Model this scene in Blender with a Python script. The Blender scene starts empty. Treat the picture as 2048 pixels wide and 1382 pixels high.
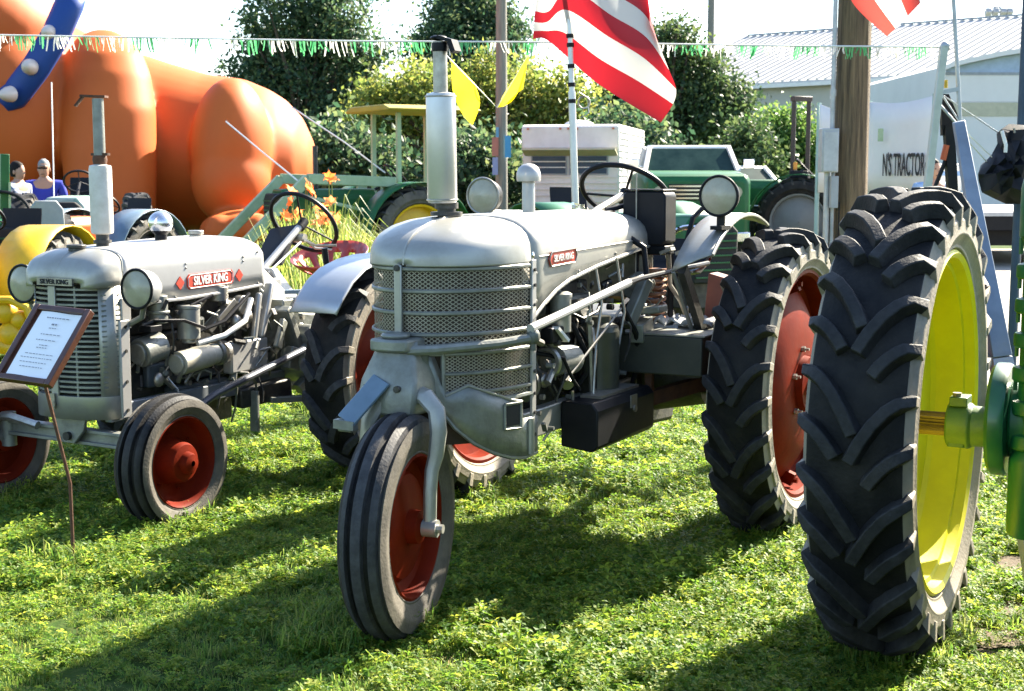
import bpy, bmesh, math, random
import numpy as np
from mathutils import Vector, Matrix, Quaternion
random.seed(7)
rng = np.random.default_rng(11)
sc = bpy.context.scene
COL = sc.collection

# ------------------------------------------------------------------ camera, sky, sun, exposure
FPX, CAM_H = 2844.0, 1.55
PITCH = math.atan(341 / FPX)
cam_d = bpy.data.cameras.new('camera')
cam = bpy.data.objects.new('camera', cam_d)
COL.objects.link(cam)
cam.location = (0, 0, CAM_H)
cam.rotation_euler = (math.pi / 2 - PITCH, 0, 0)
cam_d.sensor_width = 36
cam_d.lens = FPX / 2048 * 36
cam_d.clip_end = 2000
cam_d.dof.use_dof = True
cam_d.dof.focus_distance = 5.6
cam_d.dof.aperture_fstop = 9
sc.camera = cam

SUN_AZ, SUN_EL = math.radians(42), math.radians(38)
world = bpy.data.worlds.new('World')
sc.world = world
world.use_nodes = True
wn = world.node_tree
bg = wn.nodes['Background']
sky = wn.nodes.new('ShaderNodeTexSky')
sky.sky_type = 'NISHITA'
sky.sun_disc = False
sky.sun_elevation = SUN_EL
sky.sun_rotation = SUN_AZ
sky.air_density = 1.0
sky.dust_density = 1.0
sky.ozone_density = 2.0
wn.links.new(sky.outputs[0], bg.inputs[0])
bg.inputs[1].default_value = 0.08
sun_d = bpy.data.lights.new('sun', 'SUN')
sun = bpy.data.objects.new('sun', sun_d)
COL.objects.link(sun)
sun_d.energy = 5.0
sun_d.angle = math.radians(0.6)
sun_d.color = (1.0, 0.91, 0.74)
SUN_DIR = Vector((math.sin(SUN_AZ) * math.cos(SUN_EL), math.cos(SUN_AZ) * math.cos(SUN_EL), math.sin(SUN_EL)))
sun.rotation_euler = SUN_DIR.to_track_quat('Z', 'Y').to_euler()
sun.location = (30, 30, 30)
vs = sc.view_settings
vs.view_transform = 'Standard'
vs.look = 'None'
vs.gamma = 1
vs.use_curve_mapping = False
vs.exposure = 2.45
sc.render.engine = 'CYCLES'
sc.cycles.max_bounces = 8
sc.cycles.transparent_max_bounces = 12

# ------------------------------------------------------------------ measuring helpers (photo pixel + distance -> metres)
_F = Vector((0, math.cos(PITCH), -math.sin(PITCH)))
_U = Vector((0, math.sin(PITCH), math.cos(PITCH)))
def at(px, py, Y):
    d = _F + Vector((1, 0, 0)) * ((px - 1024) / FPX) + _U * ((691 - py) / FPX)
    return Vector((0, 0, CAM_H)) + d * (Y / d.y)
def m_per_px(Y):
    return Y / FPX

# ------------------------------------------------------------------ mesh helpers
def frame(axis, ref=None):
    a = Vector(axis).normalized()
    r = Vector(ref) if ref is not None else (Vector((0, 0, 1)) if abs(a.z) < .9 else Vector((1, 0, 0)))
    u = (r - a * r.dot(a)).normalized()
    return a, u, a.cross(u)

class MB:
    def __init__(s):
        s.v, s.f, s.m, s.mi = [], [], [], 0
    def add(s, vs_, fs):
        o = len(s.v)
        s.v += [tuple(p) for p in vs_]
        for f in fs:
            s.f.append(tuple(i + o for i in f)); s.m.append(s.mi)
        return s
    def hexa(s, p):
        return s.add(p, [(0, 3, 2, 1), (4, 5, 6, 7), (0, 1, 5, 4), (1, 2, 6, 5), (2, 3, 7, 6), (3, 0, 4, 7)])
    def box(s, lo, hi):
        x0, y0, z0 = lo; x1, y1, z1 = hi
        return s.hexa([(x0, y0, z0), (x1, y0, z0), (x1, y1, z0), (x0, y1, z0), (x0, y0, z1), (x1, y0, z1), (x1, y1, z1), (x0, y1, z1)])
    def bar(s, a, b, w, h, ref=None):
        a, b = Vector(a), Vector(b)
        ax, u, v = frame(b - a, ref)
        p = []
        for c in (a, b):
            for i, j in ((-1, -1), (1, -1), (1, 1), (-1, 1)):
                p.append(c + v * (i * w / 2) + u * (j * h / 2))
        return s.hexa(p)
    def loft(s, rings, closed=True, caps=True):
        n = len(rings[0]); vs_ = [p for r in rings for p in r]; fs = []
        for i in range(len(rings) - 1):
            for j in range(n if closed else n - 1):
                k = (j + 1) % n
                fs.append((i * n + j, i * n + k, (i + 1) * n + k, (i + 1) * n + j))
        if caps and closed:
            fs.append(tuple(range(n - 1, -1, -1)))
            fs.append(tuple(range((len(rings) - 1) * n, len(rings) * n)))
        return s.add(vs_, fs)
    def cyl(s, a, b, r0, r1=None, n=16, caps=True):
        r1 = r0 if r1 is None else r1
        return s.lathe([(r0, 0), (r1, (Vector(b) - Vector(a)).length)], n, a, Vector(b) - Vector(a), caps)
    def lathe(s, prof, n, o, axis, caps=True, ref=None, closed_prof=False):
        o = Vector(o); a, u, v = frame(axis, ref)
        rings = []
        for r, t in prof:
            rings.append([o + a * t + (u * math.cos(q) + v * math.sin(q)) * r for q in [2 * math.pi * k / n for k in range(n)]])
        if closed_prof:
            rings.append(rings[0]); caps = False
        return s.loft(rings, True, caps)
    def tube(s, pts, r, n=8, caps=True, closed=False, flat=1.0, ref=None):
        pts = [Vector(p) for p in pts]; N = len(pts); rings = []; pu = None
        for i, p in enumerate(pts):
            if closed: t = pts[(i + 1) % N] - pts[i - 1]
            else: t = pts[min(i + 1, N - 1)] - pts[max(i - 1, 0)]
            t.normalize()
            if pu is None: _, u, v = frame(t, ref)
            else:
                u = (pu - t * pu.dot(t)).normalized(); v = t.cross(u)
            pu = u
            rr = r[i] if isinstance(r, (list, tuple)) else r
            rings.append([p + (u * math.cos(q) + v * math.sin(q) * flat) * rr for q in [2 * math.pi * k / n for k in range(n)]])
        if closed: rings.append(rings[0]); caps = False
        return s.loft(rings, True, caps)
    def ring(s, c, axis, R, r, n=32, m=8):
        a, u, v = frame(axis); c = Vector(c)
        return s.tube([c + (u * math.cos(q) + v * math.sin(q)) * R for q in [2 * math.pi * k / n for k in range(n)]], r, m, closed=True)
    def prism(s, poly, o, u, v, th):
        o, u, v = Vector(o), Vector(u), Vector(v); n = u.cross(v).normalized() * th
        a = [o + u * x + v * y for x, y in poly]
        return s.loft([a, [p + n for p in a]])
    def ell(s, c, r, nu=20, nv=12, rot=None):
        c = Vector(c); rings = []
        for i in range(nv + 1):
            t = math.pi * (i + .02) / (nv + .04)
            ring = []
            for k in range(nu):
                q = 2 * math.pi * k / nu
                p = Vector((r[0] * math.sin(t) * math.cos(q), r[1] * math.sin(t) * math.sin(q), r[2] * math.cos(t)))
                ring.append(c + (rot @ p if rot is not None else p))
            rings.append(ring)
        return s.loft(rings)
    def mesh(s, name, mats, smooth=35):
        me = bpy.data.meshes.new(name)
        me.from_pydata(s.v, [], s.f)
        for m in (mats if isinstance(mats, (list, tuple)) else [mats]): me.materials.append(m)
        if any(s.m): me.polygons.foreach_set('material_index', s.m)
        bm = bmesh.new(); bm.from_mesh(me)
        bmesh.ops.remove_doubles(bm, verts=bm.verts, dist=1e-6)
        bmesh.ops.recalc_face_normals(bm, faces=bm.faces)
        bm.to_mesh(me); bm.free()
        if smooth:
            me.polygons.foreach_set('use_smooth', [True] * len(me.polygons))
            me.set_sharp_from_angle(angle=math.radians(smooth))
        me.update()
        return me
    def build(s, name, mats, parent=None, smooth=35, bevel=0, loc=None, solid=0, label=None):
        o = bpy.data.objects.new(name, s.mesh(name, mats, smooth))
        COL.objects.link(o)
        if parent is not None: o.parent = parent
        if loc is not None: o.location = loc
        if solid:
            md = o.modifiers.new('thickness', 'SOLIDIFY'); md.thickness = solid; md.offset = 0
        if bevel:
            md = o.modifiers.new('edges', 'BEVEL'); md.width = bevel; md.segments = 2; md.limit_method = 'ANGLE'; md.angle_limit = math.radians(40); md.harden_normals = False
        if label: o['label'] = label
        return o

def tag(o, label, cat, group=None, kind=None):
    if label: o['label'] = label
    if cat: o['category'] = cat
    if group: o['group'] = group
    if kind: o['kind'] = kind
    return o
def thing(name, label, cat, loc=(0, 0, 0), rz=0, group=None):
    o = bpy.data.objects.new(name, None); COL.objects.link(o)
    o.empty_display_size = .1
    o.location = loc; o.rotation_euler = (0, 0, rz)
    return tag(o, label, cat, group)
def structure(o):
    o['kind'] = 'structure'; return o
def copy_obj(o, parent=None):
    c = o.copy(); COL.objects.link(c); c.parent = parent; return c
def copy_tree(o, parent=None):
    c = copy_obj(o, parent)
    for ch in list(o.children): copy_tree(ch, c)
    return c

def text_mesh(name, body, size, material, parent, origin, xdir, updir, sx=1.0, extrude=.0015, bold=0.0):
    cu = bpy.data.curves.new(name, 'FONT')
    cu.body = body; cu.size = size; cu.align_x = 'CENTER'; cu.align_y = 'CENTER'; cu.extrude = extrude; cu.offset = bold
    cu.resolution_u = 3
    tmp = bpy.data.objects.new(name, cu); COL.objects.link(tmp)
    bpy.context.view_layer.update()
    me = bpy.data.meshes.new_from_object(tmp.evaluated_get(bpy.context.evaluated_depsgraph_get()))
    bpy.data.objects.remove(tmp)
    x, u = Vector(xdir).normalized(), Vector(updir).normalized(); n = x.cross(u)
    M = Matrix(((x.x, u.x, n.x, origin[0]), (x.y, u.y, n.y, origin[1]), (x.z, u.z, n.z, origin[2]), (0, 0, 0, 1)))
    me.transform(Matrix.Diagonal((sx, 1, 1, 1))); me.transform(M)
    me.materials.clear(); me.materials.append(material)
    o = bpy.data.objects.new(name, me); COL.objects.link(o); o.parent = parent
    return o

# ------------------------------------------------------------------ materials
def new_mat(name):
    m = bpy.data.materials.new(name); m.use_nodes = True
    return m, m.node_tree.nodes, m.node_tree.links, m.node_tree.nodes['Principled BSDF']
def mat(name, c, rough=.5, metal=0.0, c2=None, scale=6, lo=.35, hi=.7, bump=0.0, bscale=60, rvar=.0, coat=0, trans=None, spec=None, detail=6):
    m, N, L, P = new_mat(name)
    P.inputs['Roughness'].default_value = rough
    P.inputs['Metallic'].default_value = metal
    if coat: P.inputs['Coat Weight'].default_value = coat; P.inputs['Coat Roughness'].default_value = .12
    if spec is not None: P.inputs['Specular IOR Level'].default_value = spec
    tc = N.new('ShaderNodeTexCoord')
    if c2 is None: c2 = tuple(x * .82 for x in c)
    nz = N.new('ShaderNodeTexNoise'); nz.inputs['Scale'].default_value = scale; nz.inputs['Detail'].default_value = detail; nz.inputs['Roughness'].default_value = .65
    L.new(tc.outputs['Object'], nz.inputs['Vector'])
    rp = N.new('ShaderNodeValToRGB')
    rp.color_ramp.elements[0].position = lo; rp.color_ramp.elements[0].color = (*c, 1)
    rp.color_ramp.elements[1].position = hi; rp.color_ramp.elements[1].color = (*c2, 1)
    L.new(nz.outputs[0], rp.inputs[0]); L.new(rp.outputs[0], P.inputs['Base Color'])
    if rvar:
        mr = N.new('ShaderNodeMapRange'); mr.inputs['To Min'].default_value = rough - rvar; mr.inputs['To Max'].default_value = rough + rvar
        mr.inputs['From Min'].default_value = .3; mr.inputs['From Max'].default_value = .7
        L.new(nz.outputs[0], mr.inputs['Value']); L.new(mr.outputs[0], P.inputs['Roughness'])
    if bump:
        n2 = N.new('ShaderNodeTexNoise'); n2.inputs['Scale'].default_value = bscale; n2.inputs['Detail'].default_value = 4
        L.new(tc.outputs['Object'], n2.inputs['Vector'])
        b = N.new('ShaderNodeBump'); b.inputs['Strength'].default_value = bump; b.inputs['Distance'].default_value = .01
        L.new(n2.outputs[0], b.inputs['Height']); L.new(b.outputs[0], P.inputs['Normal'])
    return m
def leaf_mat(name, cols, trans=.35, rough=.55):
    m, N, L, P = new_mat(name)
    g = N.new('ShaderNodeNewGeometry')
    rp = N.new('ShaderNodeValToRGB')
    el = rp.color_ramp.elements
    el[0].position = 0; el[0].color = (*cols[0], 1)
    el[1].position = 1; el[1].color = (*cols[-1], 1)
    for i, c in enumerate(cols[1:-1]):
        e = el.new((i + 1) / (len(cols) - 1)); e.color = (*c, 1)
    L.new(g.outputs['Random Per Island'], rp.inputs[0])
    L.new(rp.outputs[0], P.inputs['Base Color'])
    P.inputs['Roughness'].default_value = rough
    P.inputs['Specular IOR Level'].default_value = .3
    tr = N.new('ShaderNodeBsdfTranslucent')
    hs = N.new('ShaderNodeHueSaturation'); hs.inputs['Value'].default_value = 2.25; hs.inputs['Hue'].default_value = .485
    L.new(rp.outputs[0], hs.inputs['Color']); L.new(hs.outputs[0], tr.inputs['Color'])
    mx = N.new('ShaderNodeMixShader'); mx.inputs[0].default_value = trans
    L.new(P.outputs[0], mx.inputs[1]); L.new(tr.outputs[0], mx.inputs[2])
    L.new(mx.outputs[0], N['Material Output'].inputs['Surface'])
    return m

SILVER = mat('silver_paint', (.345, .34, .31), .42, .5, (.21, .205, .18), 5, lo=.42, hi=.85, bump=.09, bscale=9, rvar=.1)
SILVER2 = mat('bright_silver_paint', (.40, .395, .38), .44, .42, (.32, .315, .305), 3, bump=.04, bscale=20, rvar=.06)
SILVER_OLD = mat('aged_silver_paint', (.25, .26, .235), .5, .5, (.15, .15, .13), 9, bump=.15, bscale=70, rvar=.1)
CAST = mat('painted_casting', (.17, .18, .16), .6, .3, (.06, .06, .05), 12, bump=.25, bscale=80)
GREASY = mat('greasy_metal', (.018, .018, .018), .5, .3, (.07, .065, .055), 14, bump=.25, bscale=60)
BLACK = mat('black_enamel', (.005, .0055, .008), .45, 0, (.011, .011, .013), 8, bump=.04, spec=.18)
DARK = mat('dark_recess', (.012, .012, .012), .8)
STEEL = mat('bare_steel', (.40, .385, .35), .42, .8, (.20, .18, .15), 10, rvar=.1, bump=.06)
GALV = mat('galvanized_steel', (.42, .44, .46), .5, .5, (.30, .32, .34), 9, bump=.05)
CHROME = mat('chrome', (.75, .76, .78), .10, 1.0, (.70, .70, .72), 5)
RUST = mat('rust', (.13, .055, .028), .85, .1, (.06, .03, .02), 18, bump=.3)
RADIATOR = mat('radiator_core', (.030, .019, .012), .8, .1, (.055, .036, .022), 30)
GRILLE_WIRE = mat('grille_wire', (.36, .33, .26), .5, .35, (.26, .23, .17), 20)
RED_RIM = mat('red_rim_paint', (.16, .014, .003), .55, 0, (.10, .009, .003), 7, bump=.08, bscale=40, spec=.05)
RED_PAINT = mat('red_paint', (.36, .03, .012), .4, 0, (.30, .035, .02), 7, coat=.3)
GREEN = mat('green_paint', (.010, .105, .030), .42, 0, (.007, .075, .024), 6, bump=.05, spec=.35)
GREEN_PALE = mat('pale_sunlit_green_paint', (.34, .44, .28), .5, 0, (.22, .33, .18), 5)  # green made paler to put sunlight on the loader into the colour
YELLOW = mat('yellow_paint', (.68, .62, .006), .45, 0, (.56, .50, .008), 5, bump=.05, spec=.25)
YELLOW2 = mat('deep_yellow_paint', (.66, .40, .005), .42, 0, (.52, .31, .005), 5, bump=.05)
GLASS_LENS = mat('lamp_lens', (.36, .34, .25), .3, 0, (.27, .25, .18), 14, bump=.15, bscale=90, coat=.4)
WHITE = mat('white_paint', (.74, .73, .70), .5, 0, (.66, .65, .61), 4)
OLDGREY = mat('grey_enamel', (.30, .32, .34), .5, 0, (.22, .24, .26), 6)
BLUEGREY = mat('blue_grey_paint', (.13, .19, .25), .4, .1, (.09, .14, .19), 6)
WINDOW = mat('window_glass', (.010, .026, .026), .2, 0, (.025, .05, .045), 3, spec=.03)
CHALK = mat('dull_white_lettering', (.75, .74, .70), .6)
INK = mat('black_ink', (.02, .02, .02), .7)
PAPER = mat('paper', (.82, .82, .82), .7, 0, (.77, .77, .79), 3)
WOOD = mat('dark_stained_wood', (.085, .030, .016), .35, 0, (.05, .018, .01), 20, coat=.3)
RED_BADGE = mat('red_badge', (.55, .06, .03), .4, 0, (.46, .05, .025), 20)

def rubber(name, base, dust, thr_lo, thr_hi, scale):
    return mat(name, base, .62, 0, dust, scale, thr_lo, thr_hi, bump=.22, bscale=95, spec=.2)
RUBBER = rubber('tyre_rubber', (.0062, .0062, .0068), (.028, .025, .022), .44, .8, 7)
def edge_wear(m, c):
    N, L = m.node_tree.nodes, m.node_tree.links; P = N['Principled BSDF']
    src = P.inputs['Base Color'].links[0].from_socket
    g_ = N.new('ShaderNodeNewGeometry'); mr = N.new('ShaderNodeMapRange'); mr.inputs['From Min'].default_value = .52; mr.inputs['From Max'].default_value = .60
    nz = N.new('ShaderNodeTexNoise'); nz.inputs['Scale'].default_value = 45; nz.inputs['Detail'].default_value = 5
    tc = N.new('ShaderNodeTexCoord'); L.new(tc.outputs['Object'], nz.inputs['Vector'])
    mu = N.new('ShaderNodeMath'); mu.operation = 'MULTIPLY'; L.new(g_.outputs['Pointiness'], mr.inputs['Value']); L.new(mr.outputs[0], mu.inputs[0]); L.new(nz.outputs[0], mu.inputs[1])
    mx = N.new('ShaderNodeMixRGB'); L.new(mu.outputs[0], mx.inputs[0]); L.new(src, mx.inputs[1]); mx.inputs[2].default_value = (*c, 1); L.new(mx.outputs[0], P.inputs['Base Color'])
edge_wear(RUBBER, (.075, .075, .078))
RUBBER_WORN = rubber('worn_tread_rubber', (.055, .055, .058), (.022, .022, .024), .35, .75, 24)
SIDEWALL = rubber('dusty_sidewall', (.30, .265, .21), (.17, .15, .12), .38, .72, 7)
SIDEWALL_MID = rubber('grey_sidewall', (.12, .108, .09), (.055, .05, .045), .38, .72, 8)

# ------------------------------------------------------------------ setting: ground
def ground_material():
    m, N, L, P = new_mat('lawn_soil')
    tc = N.new('ShaderNodeTexCoord')
    n1 = N.new('ShaderNodeTexNoise'); n1.inputs['Scale'].default_value = 1.1; n1.inputs['Detail'].default_value = 8; n1.inputs['Roughness'].default_value = .7
    n2 = N.new('ShaderNodeTexNoise'); n2.inputs['Scale'].default_value = 22; n2.inputs['Detail'].default_value = 6
    L.new(tc.outputs['Object'], n1.inputs['Vector']); L.new(tc.outputs['Object'], n2.inputs['Vector'])
    r1 = N.new('ShaderNodeValToRGB'); e = r1.color_ramp.elements
    e[0].position = .3; e[0].color = (.022, .05, .008, 1); e[1].position = .7; e[1].color = (.05, .085, .016, 1)
    r2 = N.new('ShaderNodeValToRGB'); e = r2.color_ramp.elements
    e[0].position = .45; e[0].color = (.02, .045, .008, 1); e[1].position = .75; e[1].color = (.09, .10, .03, 1)
    L.new(n1.outputs[0], r1.inputs[0]); L.new(n2.outputs[0], r2.inputs[0])
    mx = N.new('ShaderNodeMixRGB'); mx.inputs[0].default_value = .5
    L.new(r1.outputs[0], mx.inputs[1]); L.new(r2.outputs[0], mx.inputs[2]); L.new(mx.outputs[0], P.inputs['Base Color'])
    P.inputs['Roughness'].default_value = .95; P.inputs['Specular IOR Level'].default_value = .1
    b = N.new('ShaderNodeBump'); b.inputs['Strength'].default_value = .6; b.inputs['Distance'].default_value = .03
    L.new(n2.outputs[0], b.inputs['Height']); L.new(b.outputs[0], P.inputs['Normal'])
    return m
g = MB(); g.add([(-400, -60, 0), (400, -60, 0), (400, 700, 0), (-400, 700, 0)], [(0, 1, 2, 3)])
ground = structure(g.build('ground', ground_material(), smooth=0))
GRAVEL = mat('gravel', (.42, .38, .33), .95, 0, (.28, .25, .21), 30, bump=.5, bscale=200)
p = MB(); p.add([(3.2, 9.0, .006), (11, 9.0, .006), (24, 30, .006), (6.2, 30, .006)], [(0, 1, 2, 3)])
structure(p.build('gravel_path', GRAVEL, smooth=0))
SOIL = mat('bare_soil', (.11, .075, .042), .95, 0, (.045, .035, .02), 25, bump=.6, bscale=120)
def soil_patch(cx, cy, rx, ry):
    b = MB(); n = 26
    pts = [(cx + rx * (1 + .25 * random.uniform(-1, 1)) * math.cos(t), cy + ry * (1 + .25 * random.uniform(-1, 1)) * math.sin(t), .004) for t in [2 * math.pi * i / n for i in range(n)]]
    b.add(pts, [tuple(range(n))])
    structure(b.build('soil_patch', SOIL, smooth=0))
SOIL_SPOTS = [(1.60, 4.66, .20, .13), (1.86, 4.95, .16, .12), (2.05, 5.45, .28, .2), (1.50, 4.45, .12, .07)]
for s_ in SOIL_SPOTS: soil_patch(*s_)
# ------------------------------------------------------------------ trees and bushes
BARK = mat('bark', (.10, .075, .05), .9, 0, (.05, .04, .03), 8, bump=.6, bscale=20)
LEAF_DARK = leaf_mat('dark_leaves', [(.018, .046, .028), (.035, .075, .038), (.066, .112, .048), (.12, .155, .06)], .35)
LEAF_MID = leaf_mat('mid_leaves', [(.022, .050, .022), (.045, .085, .030), (.09, .125, .04)], .28)
LEAF_YEL = leaf_mat('yellow_green_leaves', [(.05, .09, .022), (.10, .15, .03), (.17, .21, .045), (.27, .265, .06)], .42)
LEAF_BRIGHT = leaf_mat('bright_leaves', [(.03, .085, .02), (.07, .15, .03), (.14, .21, .05)], .38)
def leaf_cloud(name, m, blobs, n, size, parent, flat=.85, fill=.55):
    """blobs: (centre Vector, radius). Leaf-sized bent quads through the volume, gathered in sprays."""
    w = np.array([b[1] ** 2 for b in blobs]); w = w / w.sum()
    nsp = max(20, n // 9)
    ids = rng.choice(len(blobs), nsp, p=w)
    cen = np.array([tuple(b[0]) for b in blobs])[ids]; rad = np.array([b[1] for b in blobs])[ids]
    d = rng.normal(size=(nsp, 3)); d /= np.linalg.norm(d, axis=1)[:, None]
    rr = rng.uniform(0, 1, nsp) ** fill
    rr *= rng.uniform(.80, 1.20, nsp)
    sp = cen + d * (rad * rr)[:, None] * np.array([1, 1, flat])
    sp = np.repeat(sp, 9, 0); rs = np.repeat(rad, 9)
    pts = sp + rng.normal(size=sp.shape) * size * 1.9
    N = len(pts)
    u = rng.normal(size=(N, 3)); u /= np.linalg.norm(u, axis=1)[:, None]
    v = rng.normal(size=(N, 3)); v -= u * (u * v).sum(1)[:, None]; v /= np.linalg.norm(v, axis=1)[:, None]
    nn = np.cross(u, v)
    s = size * rng.uniform(.6, 1.3, N)[:, None]
    A = pts - u * s * .62; B = pts + v * s * .36 + nn * s * .12; C = pts + u * s * .62; D = pts - v * s * .36 + nn * s * .12
    V = np.stack([A, B, C, D], 1).reshape(-1, 3)
    V[:, 2] = np.maximum(V[:, 2], .02)
    me = bpy.data.meshes.new(name)
    me.vertices.add(4 * N); me.vertices.foreach_set('co', V.ravel())
    me.loops.add(6 * N); me.polygons.add(2 * N)
    b = np.arange(N)[:, None] * 4
    me.loops.foreach_set('vertex_index', np.concatenate([b, b + 1, b + 2, b, b + 2, b + 3], 1).ravel())
    me.polygons.foreach_set('loop_start', np.arange(2 * N) * 3); me.polygons.foreach_set('loop_total', np.full(2 * N, 3))
    me.materials.append(m); me.update(calc_edges=True)
    o = bpy.data.objects.new(name, me); COL.objects.link(o); o.parent = parent
    return o
def tree(name, label, cat, Z, base_px, blobs_px, m, n, size, group=None, trunk=.22):
    k = m_per_px(Z)
    bx = at(base_px, 350, Z).x
    t = thing(name, label, cat, (bx, Z, 0), group=group)
    blobs = []
    for px, py, r in blobs_px:
        c = at(px, py, Z + random.uniform(-1, 1) * r * k * .6)
        blobs.append((Vector((c.x - bx, c.y - Z, c.z)), r * k))
    low = min(b[0].z for b in blobs)
    for c, r in list(blobs):
        for _ in range(3):
            q = random.uniform(0, 6.28); e = random.uniform(-.4, 1.2); d = Vector((math.cos(q) * math.cos(e), math.sin(q) * math.cos(e), math.sin(e)))
            blobs.append((c + d * r * 1.02, r * random.uniform(.28, .45)))
    tb = MB()
    top = Vector((0, 0, max(.6, low)))
    tb.tube([(0, 0, -.05), (0, 0, .3), (random.uniform(-.1, .1), 0, top.z * .6), top], [trunk * 1.35, trunk, trunk * .85, trunk * .7], 10)
    for c, r in blobs:
        mid = (top + c) / 2 + Vector((random.uniform(-.2, .2), random.uniform(-.2, .2), -.15 * r))
        tb.tube([top - Vector((0, 0, .2)), mid, c], [trunk * .5, trunk * .3, trunk * .12], 6)
    tb.build('trunk', BARK, t)
    leaf_cloud('crown', m, blobs, n, size, t)
    return t
TG = 'trees beyond the show ground'
tree('dark_tree', 'tall dark green tree rising just right of the orange inflatable', 'tree', 50, 610,
     [(600, 20, 95), (530, 75, 50), (620, 130, 120), (540, 180, 75), (690, 70, 65), (705, 170, 75), (590, 250, 95), (700, 255, 75), (510, 120, 40), (640, 310, 80), (660, -40, 80), (735, 110, 40)], LEAF_DARK, 34000, .155, TG)
tree('dark_tree', 'dark green round tree behind the mid utility pole', 'tree', 58, 935,
     [(940, 60, 75), (880, 85, 48), (990, 60, 52), (930, 130, 85), (1000, 120, 60), (860, 115, 40), (955, 20, 50), (940, 200, 95)], LEAF_DARK, 21000, .17, TG)
tree('yellowing_tree', 'broad yellow green tree behind the yellow tractor canopy', 'tree', 40, 900,
     [(765, 205, 58), (850, 190, 75), (950, 190, 70), (1050, 180, 62), (800, 265, 70), (905, 275, 85), (1030, 265, 75), (730, 255, 45), (1100, 240, 70), (960, 330, 80), (850, 330, 70), (1150, 215, 50)], LEAF_YEL, 34000, .13, TG)
tree('maple_tree', 'leafy green tree behind the striped flag', 'tree', 44, 1350,
     [(1345, 75, 38), (1325, 120, 45), (1380, 130, 48), (1400, 195, 72), (1310, 210, 80), (1450, 205, 42), (1235, 200, 55), (1380, 265, 70), (1465, 225, 38), (1240, 270, 60), (1310, 290, 60), (1490, 190, 22), (1480, 260, 36), (1195, 240, 55)], LEAF_MID, 27000, .135, TG)
BG = 'bushes at the edge of the show ground'
tree('leafy_bush', 'bright green rounded bush left of the grey meter box', 'bush', 38, 1575,
     [(1575, 250, 34), (1540, 295, 48), (1610, 285, 40), (1580, 330, 50), (1640, 310, 40)], LEAF_BRIGHT, 12000, .11, BG, .08)
tree('leafy_bush', 'dark green bush beside the pickup cab', 'bush', 36, 1490,
     [(1490, 290, 36), (1470, 325, 30), (1520, 330, 32), (1500, 360, 40)], LEAF_MID, 5000, .13, BG, .08)
tree('shady_bush', 'dark shady bush behind the tractor with the yellow canopy', 'bush', 33, 700,
     [(660, 300, 46), (710, 330, 55), (760, 350, 55), (640, 350, 45), (690, 380, 50)], LEAF_DARK, 6000, .16, BG, .1)
tree('shady_bush', 'dark shady bush at the foot of the mid utility pole', 'bush', 34, 960,
     [(930, 330, 55), (985, 345, 50), (1030, 360, 40), (900, 380, 50), (960, 400, 50)], LEAF_DARK, 6000, .16, BG, .1)
tree('shady_bush', 'dark bush under the flag behind the white camper', 'bush', 37, 1240,
     [(1200, 300, 60), (1260, 290, 60), (1320, 320, 50), (1180, 350, 50)], LEAF_DARK, 6000, .17, BG, .1)
tree('hedge_bush', 'low dark hedge beyond the far strip of sunlit grass', 'hedge', 62, 2000,
     [(1880, 428, 30), (1940, 425, 32), (2000, 425, 32), (2060, 425, 32), (2120, 425, 32)], LEAF_DARK, 5000, .2, None, .1)

# ------------------------------------------------------------------ white barn with ribbed metal roof
BARN_ROOF = mat('white_metal_roof', (.56, .54, .51), .55, .0, (.49, .47, .45), 1, rvar=.05)
BARN_WALL = mat('grey_siding', (.42, .42, .38), .7, 0, (.37, .37, .33), 1)
def barn():
    EL, ER = at(1300, 186, 74), at(2180, 158, 62)
    t = thing('metal_barn', 'long white barn with ribbed metal roof beyond the trees', 'barn', (EL.x, EL.y, 0))
    o = Vector((EL.x, EL.y, 0)); EL = EL - o; ER = ER - o
    ER.z = EL.z + .3
    ux = (ER - EL).normalized(); back = Vector((-ux.y, ux.x, 0)).normalized()
    rise = back * 7.0 + Vector((2.6, 0, 3.2))
    Ln = (ER - EL).length
    w = MB()
    w.hexa([(EL.x, EL.y, -.1), (ER.x, ER.y, -.1), tuple(Vector((ER.x, ER.y, -.1)) + back * 13), tuple(Vector((EL.x, EL.y, -.1)) + back * 13),
            tuple(EL), tuple(ER), tuple(ER + back * 13), tuple(EL + back * 13)])
    w.build('wall', BARN_WALL, t)
    ov = Vector((0, 0, .06)) - back * .5
    r = MB()
    a, b = EL + ov - ux * .4, ER + ov + ux * .4
    c, d = b + rise, a + rise
    up = Vector((0, 0, .12))
    r.hexa([tuple(a), tuple(b), tuple(c), tuple(d)] + [tuple(x + up) for x in (a, b, c, d)])
    e, f_ = c + back * 7 - Vector((0, 0, 3.2)), d + back * 7 - Vector((0, 0, 3.2))
    r.hexa([tuple(d + back * .01), tuple(c + back * .01), tuple(e), tuple(f_)] + [tuple(x + up) for x in (d + back * .01, c + back * .01, e, f_)])
    r.build('roof', BARN_ROOF, t)
    rb = MB(); rb.bar(up * 1.3, rise + up * 1.3, .07, .10, Vector((0, 0, 1)))
    rm = rb.mesh('rib', BARN_ROOF)
    n = int(Ln / .42)
    for i in range(n + 1):
        q = bpy.data.objects.new('roof_rib', rm); COL.objects.link(q); q.parent = t
        q.location = a + (b - a) * (i / n)
    tr = MB(); tr.bar(a + Vector((0, 0, -.06)), b + Vector((0, 0, -.06)), .12, .18, Vector((0, 0, 1))); tr.build('eave_trim', WHITE, t)
    gd = MB(); gd.bar(d + up * 1.6, c + up * 1.6, .25, .08, Vector((0, 0, 1))); gd.build('ridge_cap', OLDGREY, t)
barn()

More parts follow.
